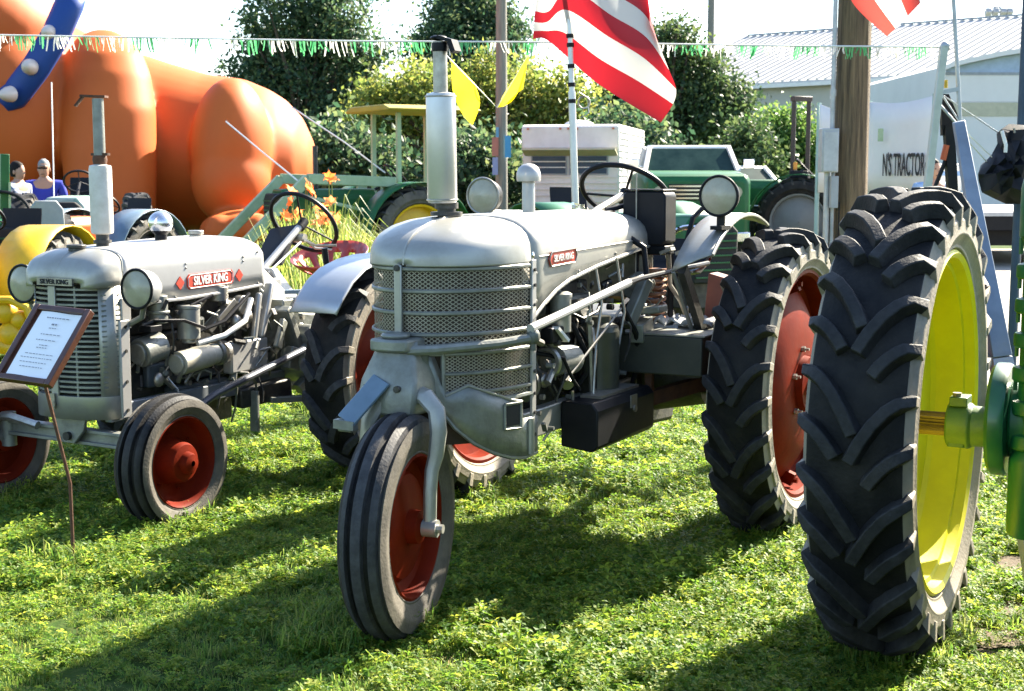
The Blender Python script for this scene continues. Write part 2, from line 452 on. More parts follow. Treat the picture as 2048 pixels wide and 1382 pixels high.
# ------------------------------------------------------------------ white hall with arched end
HALL_W = mat('white_panels', (.70, .68, .66), .6, 0, (.64, .62, .60), 1)
HALL_B = mat('pale_blue_gable', (.36, .46, .60), .6)
HALL_Y = mat('beige_band', (.50, .47, .34), .6)
def hall():
    Z = 42; L0 = at(1875, 150, Z); R0 = at(2240, 150, Z); k = m_per_px(Z)
    t = thing('white_hall', 'white hall with pale blue arched gable and beige band at far right', 'building', (L0.x, Z, 0))
    W = R0.x - L0.x
    def z(py): return at(1900, py, Z).z
    b = MB(); b.box((0, 0, -.1), (W, 14, z(204))); b.build('lower_wall', HALL_W, t)
    b = MB(); b.box((-.02, -.03, z(232)), (W + .02, -.002, z(205))); b.build('beige_band', HALL_Y, t)
    b = MB(); b.box((0, 0, z(203.5)), (W, 14, z(146))); b.build('upper_wall', HALL_W, t)
    arch = [(0, z(146)), (.35, z(135)), (.9, z(126)), (1.8, z(113)), (W / 2, z(104)), (W - 1.8, z(113)), (W - .9, z(126)), (W - .35, z(135)), (W, z(146))]
    b = MB(); b.prism([(x, h - .012) for x, h in arch], (0, 13.9, 0), (1, 0, 0), (0, 0, 1), 13.85); b.build('gable', HALL_B, t)
    b = MB()
    b.loft([[(x, -.25, h), (x, 14.1, h), (x, 14.1, h + .14), (x, -.25, h + .14)] for x, h in arch]); b.build('arched_roof', HALL_W, t)
    b = MB(); b.box((0, -.02, z(146) - .06), (W, -.003, z(146) + .02)); b.build('gable_trim', OLDGREY, t)
hall()

# ------------------------------------------------------------------ utility poles
POLE_WOOD = mat('weathered_pole_wood', (.20, .14, .078), .9, 0, (.06, .042, .025), 5, lo=.3, hi=.62, bump=.8, bscale=35)
POLE_GREY = mat('grey_pole_wood', (.26, .24, .20), .9, 0, (.15, .14, .12), 6, bump=.4, bscale=30)
# stretch the pole grain vertically
for m_ in (POLE_WOOD, POLE_GREY):
    N = m_.node_tree.nodes; L = m_.node_tree.links
    tc = [n for n in N if n.type == 'TEX_COORD'][0]
    mp = N.new('ShaderNodeMapping'); mp.inputs['Scale'].default_value = (7, 7, .35)
    L.new(tc.outputs['Object'], mp.inputs['Vector'])
    for n in N:
        if n.type == 'TEX_NOISE': L.new(mp.outputs[0], n.inputs['Vector'])
def pole():
    Z = 13.5; x = at(1701, 350, Z).x
    t = thing('utility_pole', 'thick brown wooden utility pole carrying the grey meter box', 'utility pole', (x, Z, 0))
    b = MB(); n = 28; rings = []
    for i in range(12):
        h = -.1 + i * .6; r0 = .162 - .0035 * h
        rings.append([(r0 * (1 + .035 * math.sin(7 * q + 1.3) + .018 * math.sin(15 * q + .5 * h)) * math.cos(q), r0 * (1 + .035 * math.sin(7 * q + 1.3) + .018 * math.sin(15 * q + .5 * h)) * math.sin(q), h) for q in [2 * math.pi * k / n for k in range(n)]])
    b.loft(rings); b.build('shaft', POLE_WOOD, t)
    k = m_per_px(Z)
    def P(px, py, dy=0): return at(px, py, Z + dy) - Vector((x, Z, 0))
    b = MB(); lo, hi = P(1634, 345), P(1669, 258)
    b.box((lo.x, -.20, lo.z), (hi.x, -.02, hi.z))
    bx = b.build('meter_box', GALV, t, bevel=.006)
    b = MB(); b.box((lo.x + .012, -.212, lo.z + .012), (hi.x - .012, -.2005, hi.z - .03)); b.build('box_door', GALV, bx, bevel=.003)
    b = MB(); c = P(1660, 258); b.cyl((c.x, -.09, c.z), (c.x, -.09, 6.4), .022, n=10)
    for h in (2.3, 3.3): b.cyl((c.x, -.09, c.z + h - 2), (c.x, -.09, c.z + h - 1.94), .03, n=10)
    b.build('conduit', GALV, t)
    b = MB(); c = P(1650, 345); b.cyl((c.x, -.09, 0), (c.x, -.09, c.z), .028, n=10)
    c2 = P(1663, 345); b.cyl((c2.x, -.07, 0), (c2.x, -.07, c2.z), .018, n=8); b.build('lower_conduit', GALV, t)
    b = MB(); lo, hi = P(1652, 415), P(1668, 352); b.box((lo.x, -.2, lo.z), (hi.x, -.11, hi.z)); b.build('outlet_cover', OLDGREY, t, bevel=.004)
    b = MB(); lo, hi = P(1672, 330), P(1676, 250); b.cyl((lo.x, -.175, .2), (lo.x, -.175, 1.3), .008, n=6); b.build('ground_wire', BLACK, t)
pole()
def slim_pole(px, Z, r, top, label, m, group=None):
    x = at(px, 350, Z).x
    t = thing('utility_pole', label, 'utility pole', (x, Z, 0), group=group)
    b = MB(); b.cyl((0, 0, -.1), (0, 0, top), r * 1.1, r * .8, 14); b.build('shaft', m, t)
    return t
tp = slim_pole(1003, 26, .105, 7.5, 'slim grey wooden pole behind the silver exhaust stack', POLE_GREY)
for (px0, px1, y0, y1, c) in ((984, 997, 275, 312, (.40, .16, .12)), (1010, 1022, 272, 315, (.06, .30, .55)), (985, 996, 315, 350, (.25, .30, .50)), (992, 998, 255, 275, (.12, .32, .50))):
    a0, a1 = at(px0, y1, 26), at(px1, y0, 26)
    b = MB(); dx = tp.location.x
    b.box((a0.x - dx, -.145, a0.z), (a1.x - dx, -.13, a1.z)); b.build('notice', mat('notice_paper', c, .7), tp)
slim_pole(1417, 48, .13, 9.5, 'distant bare grey pole rising behind the leafy tree', POLE_GREY)
slim_pole(2039, 9.5, .03, 4.5, 'dark blue steel pole holding the black cover at far right', mat('dark_blue_steel', (.03, .06, .10), .45, .3, (.02, .04, .07), 9))

# ------------------------------------------------------------------ floodlight tower far away
def floodlight():
    Z = 85; x = at(1994, 40, Z).x
    t = thing('floodlight_mast', 'distant floodlight mast above the barn roof', 'floodlight', (x, Z, 0))
    k = m_per_px(Z); zt = at(1994, 32, Z).z
    b = MB(); b.cyl((0, 0, 0), (0, 0, zt), .16, .10, 8); b.build('mast', OLDGREY, t)
    b = MB(); b.bar((-.65, 0, zt), (.7, 0, zt), .1, .1); b.build('crossbar', OLDGREY, t)
    for dx in (-.62, -.2, .25, .62):
        l = MB(); l.bar((dx, -.1, zt + .08), (dx, -.45, zt + .3), .34, .32, Vector((0, 0, 1))); l.build('lamp_head', OLDGREY, t, bevel=.03)
    b = MB(); b.box((-.25, -.05, zt + .36), (.2, .05, zt + .55)); b.build('lamp_bracket', OLDGREY, t)
floodlight()
# ------------------------------------------------------------------ wheels
def lathe_y(b, prof, n=48, caps=False):
    """prof = (radius, y) pairs round the local Y axis"""
    rings = [[(r * math.cos(q), y, r * math.sin(q)) for q in [2 * math.pi * k / n for k in range(n)]] for r, y in prof]
    b.loft(rings, True, caps)
def ag_tyre(R, w, rim_r, pairs, lug_h=.042, n=72, face=1):
    """tractor drive tyre, tread lugs in two staggered rows; material 0 tread, 1 sidewall"""
    Rc = R - lug_h
    def rc(y): return Rc - .028 * (abs(y) / w) ** 2.2
    b = MB()
    sh = (rc(w * .93), w * .93)
    b.mi = 0
    lathe_y(b, [(rc(y), y) for y in [w * t for t in (-.93, -.75, -.45, -.15, .15, .45, .75, .93)]], n)
    d = Rc - rim_r
    side = [sh, (Rc - .055, w * 1.0), (rim_r + d * .62, w * 1.06), (rim_r + d * .42, w * 1.07), (rim_r + d * .36, w * 1.085), (rim_r + d * .33, w * 1.05), (rim_r + d * .14, w * .93), (rim_r + d * .10, w * .95), (rim_r + .012, w * .86), (rim_r - .006, w * .74)]
    b.mi = 1
    lathe_y(b, side, n); lathe_y(b, [(r, -y) for r, y in side], n)
    b.mi = 0
    lathe_y(b, [(rim_r - .006, w * .74), (rim_r - .02, 0), (rim_r - .006, -w * .74)], n)
    step = 2 * math.pi / (2 * pairs)
    for sgn in (1, -1):
        for i in range(2 * pairs):
            a0 = step * (i + (.5 if sgn < 0 else 0)) + rng.uniform(-.004, .004)
            y0 = (-.03 if i % 2 == 0 else .30) * w
            st = []
            arc = .215 / R * (w / .13) ** .6
            for t in (0, .2, .42, .66, .88):
                y = y0 + (w * .96 - y0) * t
                f = (y / w)
                ang = a0 + arc * (f ** 1 if f > 0 else f) * (1.36 - .58 * max(f, 0)) 
                st.append((ang, y, rc(y) - .004, (1, 0), lug_h + .004 - (.006 if t == 0 else 0)))
            ae = st[-1][0]
            st.append((ae + .018, w * .975, Rc - .045, (.75, .66), lug_h * .72))
            st.append((ae + .022, w * 1.02, Rc - .085, (.15, 1), lug_h * .26))
            rings = []
            for k, (ang, y, r, (nr, ny), h) in enumerate(st):
                j0, j1 = max(k - 1, 0), min(k + 1, 4)
                if k > 4: tx, ty = 1, 0
                else:
                    ds = (st[j1][0] - st[j0][0]) * R; dy = st[j1][1] - st[j0][1]
                    l = math.hypot(ds, dy); tx, ty = dy / l, -ds / l
                bw, tw = (.041, .028) if k < 5 else (.039, .027)
                ring = []
                for wd, hh in ((-bw, 0), (-tw, h), (tw, h), (bw, 0)):
                    yy = (y + ty * wd * .62) + ny * hh
                    aa = ang + tx * wd * .62 / R
                    rr = r + nr * hh
                    ring.append((rr * math.cos(aa), sgn * yy, rr * math.sin(aa)))
                rings.append(ring)
            b.mi = 0
            b.loft(rings[:6])
            b.mi = 1
            b.loft(rings[5:])
    return b
def rib_tyre(R, w, rim_r, n=56):
    b = MB(); d = R - rim_r
    g = .018
    ribs = [(-.86, -.50), (-.26, .26), (.50, .86)]
    def rr(f): return R - .030 * abs(f) ** 2
    b.mi = 2
    for a, c in ribs:
        lathe_y(b, [(rr(a) - g, a * w), (rr(a), (a + .04) * w), (rr((a + c) / 2), (a + c) / 2 * w), (rr(c), (c - .04) * w), (rr(c) - g, c * w)], n)
    b.mi = 0
    for a, c in ((-.50, -.26), (.26, .50)):
        lathe_y(b, [(rr(a) - g, a * w), (rr((a + c) / 2) - g * 1.15, (a + c) / 2 * w), (rr(c) - g, c * w)], n)
    b.mi = 1
    side = [(rr(.86) - g, .86 * w), (R - d * .22, w * .99), (R - d * .42, w * 1.06), (R - d * .52, w * 1.07), (R - d * .56, w * 1.03), (R - d * .72, w * .98), (R - d * .86, w * .84), (R - d * .90, w * .86), (rim_r + .004, w * .70), (rim_r - .004, w * .6)]
    lathe_y(b, side, n); lathe_y(b, [(r, -y) for r, y in side], n)
    return b
def bolts(b, r, y, n, size, out=1):
    for k in range(n):
        q = 2 * math.pi * (k + .3) / n
        c = Vector((r * math.cos(q), y, r * math.sin(q)))
        b.cyl(c, c + Vector((0, out * size * .9, 0)), size * .75, n=6)
        b.cyl(c, c + Vector((0, out * size * 1.9, 0)), size * .38, n=6)

def rz_of(az): return math.radians(-90 - az)

# ------------------------------------------------------------------ centre tractor: silver tricycle
CT = thing('tricycle_tractor', 'silver tricycle tractor with single front wheel, mesh grille and tall silver exhaust stack', 'tractor', (.473, 6.43, 0), rz_of(28))
def ct_hood():
    b = MB(); rings = []
    xs = [.16, .22, .4, .656, .80, .95, 1.08, 1.197, 1.30, 1.395, 1.42]
    zbs = [1.255, 1.25, 1.235, 1.21, 1.195, 1.178, 1.158, 1.127, 1.085, 1.036, 1.236]
    def ring(x, w, zt, zs, zb, e=.62, nst=15):
        pts = [(x, w, zb)]
        if zb < zs - .01: pts.append((x, w, (zb + zs) / 2))
        else: pts.append((x, w, zb))
        for k in range(nst):
            t = math.pi * k / (nst - 1)
            cy, sz = math.cos(t), math.sin(t)
            pts.append((x, w * math.copysign(abs(cy) ** e, cy), zs + (zt - zs) * abs(sz) ** e))
        pts.append((x, -w, (zb + zs) / 2 if zb < zs - .01 else zb)); pts.append((x, -w, zb))
        return pts
    for x, zb in zip(xs[:-1], zbs[:-1]):
        w = .245 + .035 * min(1, x / 1.1)
        zt = 1.402 - .03 * max(0, (.4 - x) / .24) ** 2
        rings.append(ring(x, w, zt, min(1.245, zt - .12), zb))
    b.loft(rings, closed=False, caps=False)
    rings = []
    for k in range(15):
        q = k / 14 * math.pi / 2
        x = 1.396 + .40 * math.sin(q); c = max(math.cos(q), .02)
        w = .281 * c ** .82
        zt = 1.24 + .160 * c ** .75
        rings.append(ring(x, w, zt, 1.245, 1.240, .62 + .12 * k / 14))
    b.loft(rings, closed=False, caps=False)
    h = b.build('hood', SILVER, CT, smooth=50, solid=.006)
    s = MB()  # raised seam over the nose and the panel joints
    s.tube([(1.396 + .40 * math.sin(q), .0, 1.244 + .160 * max(math.cos(q), .001) ** .75) for q in [i / 20 * math.pi / 2 for i in range(21)]], .0045, 6)
    s.build('nose_seam', SILVER, h)
    s = MB(); s.tube([(1.33, .284, 1.258), (1.15, .283, 1.262), (.9, .279, 1.268), (.3, .258, 1.28)], .003, 5); s.build('side_crease', SILVER, h)
    s = MB(); s.tube([(1.395, .287, 1.036), (1.30, .286, 1.085), (1.197, .285, 1.127), (1.08, .283, 1.158), (.8, .274, 1.195), (.4, .262, 1.235), (.2, .254, 1.252)], .0075, 6); s.build('hood_edge', SILVER, h)
    s = MB()
    for x, z in ((1.36, 1.20), (1.36, 1.10), (.62, 1.235), (.35, 1.27), (1.0, 1.185), (.22, 1.33)): s.ell((x, .286 if x > .9 else .27, z), (.007, .004, .007), 8, 5)
    s.build('rivets', STEEL, h)
ct_hood()
def ell_pt(q, z, off=0.0, x0=1.396, a=.395, b_=.28):
    return Vector((x0 + (a + off) * math.cos(q), (b_ + off) * math.sin(q), z))
def ct_grille():
    # expanded-metal mesh bent round the nose
    zt, zm, zb = 1.238, .965, .775
    b = MB()
    def ribbon(q0, q1, z0, z1, cols, rows):
        dz = (z1 - z0) / rows
        for r in range(rows):
            for c in range(cols):
                qa, qm, qb = [q0 + (q1 - q0) * (c + t) / cols for t in (0, .5, 1)]
                zc = z0 + dz * (r + .5)
                for sg in (1, -1):
                    e = dz * .5 * sg; th = .0019
                    A, Mi, B = ell_pt(qa, zc), ell_pt(qm, zc + e), ell_pt(qb, zc)
                    t = Vector((0, 0, th))
                    o = Vector((0.0035 * math.cos(qm), .0035 * math.sin(qm), .002 * sg))
                    b.add([A - t, Mi - t + o * .4, Mi + t + o * .4, A + t], [(0, 1, 2, 3)])
                    b.add([Mi - t + o * .4, B - t, B + t, Mi + t + o * .4], [(0, 1, 2, 3)])
    ribbon(-math.pi / 2, math.pi / 2, zm - .02, zt, 46, 21)
    ribbon(math.radians(26), math.pi / 2, zb, zm - .03, 19, 14)
    gl = b.build('grille_mesh', GRILLE_WIRE, CT, smooth=0); gl['kind'] = 'stuff'
    b = MB()
    rings = [[ell_pt(-math.pi / 2 + math.pi * i / 24, z, -.03) for i in range(25)] for z in (.62, 1.235)]
    b.loft(rings, closed=False, caps=False); b.build('radiator_core', RADIATOR, CT, smooth=60)
    for z in (1.236, 1.16, 1.085, 1.012, .945):
        b = MB(); b.tube([ell_pt(-math.pi / 2 + math.pi * i / 28, z - .004, .006) for i in range(29)], .0075, 6, flat=.8); b.build('grille_bar', SILVER_OLD, CT)
    for z in (.872, .805):
        b = MB(); b.tube([ell_pt(math.radians(27) + math.radians(63) * i / 14, z, .006) for i in range(15)], .0065, 6); b.build('grille_bar', SILVER_OLD, CT)
    b = MB(); b.tube([ell_pt(math.radians(27), z, .006) for z in (.955, .87, .785)] + [ell_pt(math.radians(a), .772, .006) for a in (32, 45, 60, 75, 90)], .009, 6); b.build('lower_grille_frame', SILVER_OLD, CT)
    b = MB()
    q = math.radians(-3)
    b.bar(ell_pt(q, .962, .016), ell_pt(q, 1.245, .016), .010, .030, Vector((0, 1, 0))); cs = b.build('centre_strip', SILVER, CT, bevel=.003)
    b = MB(); c = ell_pt(q, 1.235, .020); b.cyl(c, c + Vector((.008, 0, 0)), .011, n=10); b.build('strip_bolt', GREASY, cs)
    for s in (1, -1):
        b = MB(); b.box((1.372, s * .288 - .005, .56), (1.404, s * .288 + .005, 1.25)); st = b.build('side_strip', SILVER2, CT, bevel=.002)
        b = MB()
        for z in (1.215, 1.16, 1.09, 1.02, .93, .85, .77, .70, .62): b.cyl((1.388, s * .293, z), (1.388, s * .300, z), .0065, n=7)
        b.build('strip_bolt', GREASY, st)
    b = MB(); b.ell((1.375, .272, 1.263), (.016, .014, .020), 10, 6); b.cyl((1.375, .272, 1.235), (1.375, .272, 1.262), .008, n=8); b.build('hood_latch', CHROME, CT)
ct_grille()
def ct_front():
    # cast pedestal with collar, steering arm and skirt plates
    b = MB()
    b.loft([[(x0 + .5 * 0, s * w, z) for (x0, s, w) in ((1.66, -1, hw), (xf - .03, -1, hw), (xf, -1, hw * .55), (xf, 1, hw * .55), (xf - .03, 1, hw), (1.66, 1, hw))] for z, hw, xf in ((.745, .105, 1.94), (.80, .115, 1.945), (.86, .11, 1.93), (.935, .085, 1.90), (.965, .075, 1.89))])
    ped = b.build('pedestal', SILVER_OLD, CT, bevel=.012)
    b = MB(); b.loft([[(1.78, -.075, z), (1.895, -.075, z), (1.915, -.04, z), (1.915, .04, z), (1.895, .075, z), (1.78, .075, z)] for z in (.958, 1.0)]); b.cyl((1.85, 0, 1.0), (1.85, 0, 1.018), .05, n=14)
    b.build('collar', SILVER_OLD, CT, bevel=.008)
    for y, z, x in ((-.06, .84, 1.905), (.06, .84, 1.905), (-.07, .80, 1.925)):
        b = MB(); b.cyl((x, y, z), (x + .04, y, z), .012, n=8); b.build('pedestal_bolt', GREASY, ped)
    # steering arm across the grille
    b = MB(); b.tube([(1.87, .055, .962), (1.80, .13, .963), (1.62, .27, .972), (1.50, .345, .985)], [.019, .0175, .017, .017], 10)
    b.cyl((1.86, .028, .965), (1.83, .075, .965), .028, n=12); arm = b.build('steering_arm', SILVER_OLD, CT)
    b = MB(); b.ell((1.50, .345, .99), (.026, .026, .03), 10, 8); b.cyl((1.50, .345, .94), (1.50, .345, 1.03), .012, n=8); b.build('ball_joint', CAST, arm)
    b = MB(); b.tube([(1.52, .345, 1.018), (1.30, .352, 1.047), (.71, .366, 1.126)], .0165, 10); rod = b.build('drag_link', SILVER2, CT)
    b = MB(); b.tube([(.71, .366, 1.126), (.60, .368, 1.135), (.13, .40, 1.155), (-.1, .40, 1.16)], [.016, .011, .011, .011], 8); b.build('drag_link_rear', BLACK, rod)
    # side skirt plates, wrapped round the nose from the pedestal back to the strip
    up = [(.0, .95), (.06, .93), (.085, .87), (.115, .80), (.20, .832), (.29, .798), (.378, .764), (.428, .752), (.431, .69), (.53, .685)]
    lo = [(.0, .84), (.093, .752), (.15, .685), (.221, .628), (.30, .585), (.378, .557), (.45, .545), (.53, .55)]
    def interp(pl, x):
        for (x0, y0), (x1, y1) in zip(pl, pl[1:]):
            if x <= x1: return y0 + (y1 - y0) * (x - x0) / max(x1 - x0, 1e-6)
        return pl[-1][1]
    for s in (1, -1):
        def SK(v, z, off=0):
            q = math.radians(10 + 80 * min(v / .50, 1)); w = ell_pt(q, z, .013 + off)
            return Vector((w.x - max(0, v - .50), s * w.y, z))
        b = MB(); st = [.0, .03, .06, .085, .115, .15, .18, .20, .24, .29, .33, .378, .405, .428, .431, .46, .50, .53]
        b.loft([[SK(v, interp(lo, v) + (interp(up, v) - interp(lo, v)) * f) for f in (0, .33, .66, 1)] for v in st], closed=False, caps=False)
        sk = b.build('skirt_plate', SILVER_OLD, CT, smooth=60, solid=.007)
        b = MB(); b.loft([[SK(v, z0, o) for z0, o in ((.672, .006), (.744, .006), (.744, -.012), (.672, -.012))] for v in (.352, .383, .414)]); b.build('hole_shade_box', DARK, sk)  # near-black box on the uncut plate, painting the shade inside a hole
        b = MB(); b.tube([SK(v, z, .005) for v, z in ((.345, .752), (.345, .71), (.345, .665), (.383, .662), (.42, .66), (.422, .71), (.422, .75), (.383, .751), (.345, .752))], .006, 5); b.build('opening_rim', SILVER_OLD, sk)
        b = MB(); b.tube([SK(v, z) for v, z in reversed(lo)], .007, 6); b.build('skirt_edge', SILVER_OLD, sk)
        b = MB(); b.tube([SK(v, z, .003) for v, z in up[3:8]], .005, 6); b.build('upper_edge', SILVER, sk)
        b = MB(); b.tube([SK(.475, .555, .006), SK(.475, .685, .006)], .014, 10); b.build('corner_roll', SILVER, sk)
    b = MB(); b.bar((1.93, -.005, .868), (2.03, -.085, .735), .085, .012, Vector((.7, 0, .7))); st = b.build('step_bracket', BLUEGREY, CT, bevel=.003)
    b = MB(); b.bar((2.03, -.125, .725), (2.03, -.045, .722), .03, .03); b.cyl((2.03, -.11, .71), (2.03, -.06, .71), .012, n=8); b.build('bracket_foot', SILVER_OLD, st)
    # fork and steered front wheel
    W = thing('front_fork', None, None, (1.952, .075, 0), math.radians(11)); W.parent = CT
    b = MB()
    b.tube([(-.16, 0, .80), (-.10, .02, .818), (-.06, .075, .812), (-.045, .118, .77), (-.035, .128, .70), (-.035, .118, .62), (-.02, .108, .57), (-.005, .108, .50), (0, .108, .385)], [.038, .036, .032, .030, .029, .027, .024, .023, .022], 10, flat=.75, ref=(1, 0, 0))
    b.cyl((0, .085, .38), (0, .135, .38), .030, n=14); b.cyl((0, .135, .38), (0, .155, .38), .016, n=8); b.build('fork_leg', SILVER, W)
    b = MB()
    b.tube([(-.16, 0, .80), (-.10, -.03, .815), (-.05, -.085, .80), (-.04, -.122, .73), (-.03, -.128, .65), (-.02, -.115, .57), (0, -.11, .385)], [.042, .04, .036, .034, .032, .028, .024], 10, flat=.75, ref=(1, 0, 0))
    b.cyl((0, -.085, .38), (0, -.13, .38), .03, n=14); b.build('fork_leg', SILVER, W)
    b = MB(); b.cyl((-.16, 0, .76), (-.16, 0, .97), .05, n=14); b.build('fork_post', CAST, W)
    b = rib_tyre(.385, .074, .235); FW = b.build('front_tyre', [RUBBER, SIDEWALL_MID, RUBBER_WORN], W, smooth=40, loc=(0, 0, .38))
    b = MB(); lathe_y(b, [(.24, .052), (.247, .060), (.238, .064), (.228, .052), (.222, .015), (.19, .002), (.175, .022), (.12, .034), (.06, .040), (.055, .075), (.02, .085)], 40)
    lathe_y(b, [(.24, -.052), (.247, -.060), (.238, -.064), (.228, -.052), (.222, -.015), (.19, -.012), (.06, -.03), (.055, -.075), (.02, -.085)], 40)
    rim = b.build('front_rim', RED_RIM, W, loc=(0, 0, .38))
ct_front()
def ct_rear():
    for s in (1, -1):
        y = .775 * s
        rim = MB()
        pr = [(.495, .088), (.488, .104), (.474, .106), (.462, .092), (.455, .02), (.425, .008), (.40, .03), (.30, .085), (.20, .10), (.12, .10), (.115, .13), (.02, .135)]
        lathe_y(rim, [(r, v * s) for r, v in pr], 56)
        pr = [(.495, -.088), (.488, -.104), (.474, -.106), (.462, -.092), (.455, -.02), (.425, -.008), (.12, .06), (.11, -.12), (.02, -.125)]
        lathe_y(rim, [(r, v * s) for r, v in pr], 56)
        R_ = rim.build('rear_wheel', RED_RIM, CT, loc=(0, y, .665))
        t = ag_tyre(.665, .122, .48, 13, .040)
        t.build('tyre', [RUBBER, SIDEWALL], R_, smooth=38, bevel=.006)
        b = MB(); bolts(b, .155, .10 * s, 6, .017, s); b.cyl((0, .12 * s, 0), (0, .19 * s, 0), .045, n=12); b.build('hub_bolts', STEEL, R_)
        for k in range(6):
            b = MB()
            q = 2 * math.pi * (k + .5) / 6; c = Vector((.437 * math.cos(q), .03 * s, .437 * math.sin(q)))
            b.bar(c, c + Vector((-.05 * math.cos(q), .02 * s, -.05 * math.sin(q))), .06, .035)
            b.cyl(c + Vector((-.012 * math.cos(q), .02 * s, -.012 * math.sin(q))), c + Vector((-.012 * math.cos(q), .055 * s, -.012 * math.sin(q))), .012, n=6)
            b.build('rim_clamp', RED_RIM, R_)
        # fender over the inner half of the wheel
        f = MB(); rr = .715; rings = []
        for k in range(15):
            q0 = 44 + 60 * k / 14
            rings.append([(rr * math.cos(math.radians(q0 + dq)), s * yy, .665 + rr * math.sin(math.radians(q0 + dq)) - dz) for yy, dz, dq in ((.47, .0, 0), (.52, -.006, 2), (.57, -.006, 5), (.615, 0, 8))])
        f.loft(rings, closed=False, caps=False)
        F = f.build('fender', SILVER, CT, smooth=60, solid=.006)
        f = MB(); f.tube([(rr * math.cos(q), s * .617, .665 + rr * math.sin(q)) for q in [math.radians(52 + 60 * k / 20) for k in range(21)]], .008, 6); f.build('fender_bead', SILVER, F)
        f = MB(); f.bar((.47, s * .50, 1.17), (.15, s * .50, .80), .03, .05); f.build('fender_stay', GREASY, F)
        f = MB(); f.bar((.51, s * .475, 1.16), (.20, s * .475, .80), .012, .012); f.build('stay_edge', SILVER, F)
    b = MB(); b.cyl((0, -.70, .665), (0, .70, .665), .075, n=16); b.cyl((0, -.45, .665), (0, -.18, .665), .12, .17, 16); b.cyl((0, .18, .665), (0, .45, .665), .17, .12, 16); b.build('rear_axle', GREASY, CT)
    b = MB(); b.loft([[(x, s * w, z) for s, z in ((-1, zl), (1, zl), (1, zh), (-1, zh))] for x, w, zl, zh in ((-.32, .16, .45, .92), (-.2, .2, .42, .95), (.25, .2, .45, .95), (.55, .15, .48, .95))]); b.build('transmission', GREASY, CT, bevel=.02)
    b = MB(); b.box((.02, .23, .735), (.50, .60, .895)); pf = b.build('platform', mat('dark_olive_steel', (.028, .032, .026), .55, .2, (.05, .05, .04), 9), CT, bevel=.006)
    b = MB(); b.box((.02, .225, .897), (.50, .61, .903)); b.build('platform_top', SILVER_OLD, pf)
    b = MB(); b.bar((-.1, .50, .66), (.42, .34, .62), .04, .06); b.bar((.42, .34, .62), (.42, .34, .74), .03, .03); b.build('draft_bar', RUST, CT)
    b = MB(); b.bar((-.75, -.02, .42), (.2, -.02, .42), .09, .03); b.bar((-.75, -.42, .46), (-.75, .42, .46), .06, .03); b.build('drawbar', RUST, CT)
    # lamps
    for s, loc in ((1, (.33, .60, 1.465)), (-1, (.215, -.57, 1.455))):
        b = MB(); b.lathe([(.0, -.10), (.045, -.092), (.07, -.06), (.080, -.01), (.082, .0), (.078, .004)], 28, (0, 0, 0), (1, 0, 0), caps=False)
        sh = b.build('headlamp', BLACK, CT, loc=loc)
        b = MB(); b.lathe([(.078, .002), (.06, .014), (.03, .022), (.001, .024)], 28, (0, 0, 0), (1, 0, 0), caps=False); b.build('lens', GLASS_LENS, sh)
        b = MB(); b.ring((.003, 0, 0), (1, 0, 0), .081, .006, 32, 8); b.build('lamp_rim', BLACK if s > 0 else STEEL, sh)
        b = MB(); b.cyl((-.03, 0, -.08), (-.03, 0, -.13), .018, n=10); b.bar((-.08, 0, -.13), (.03, 0, -.13), .05, .016); b.build('lamp_bracket', BLACK, sh)
ct_rear()
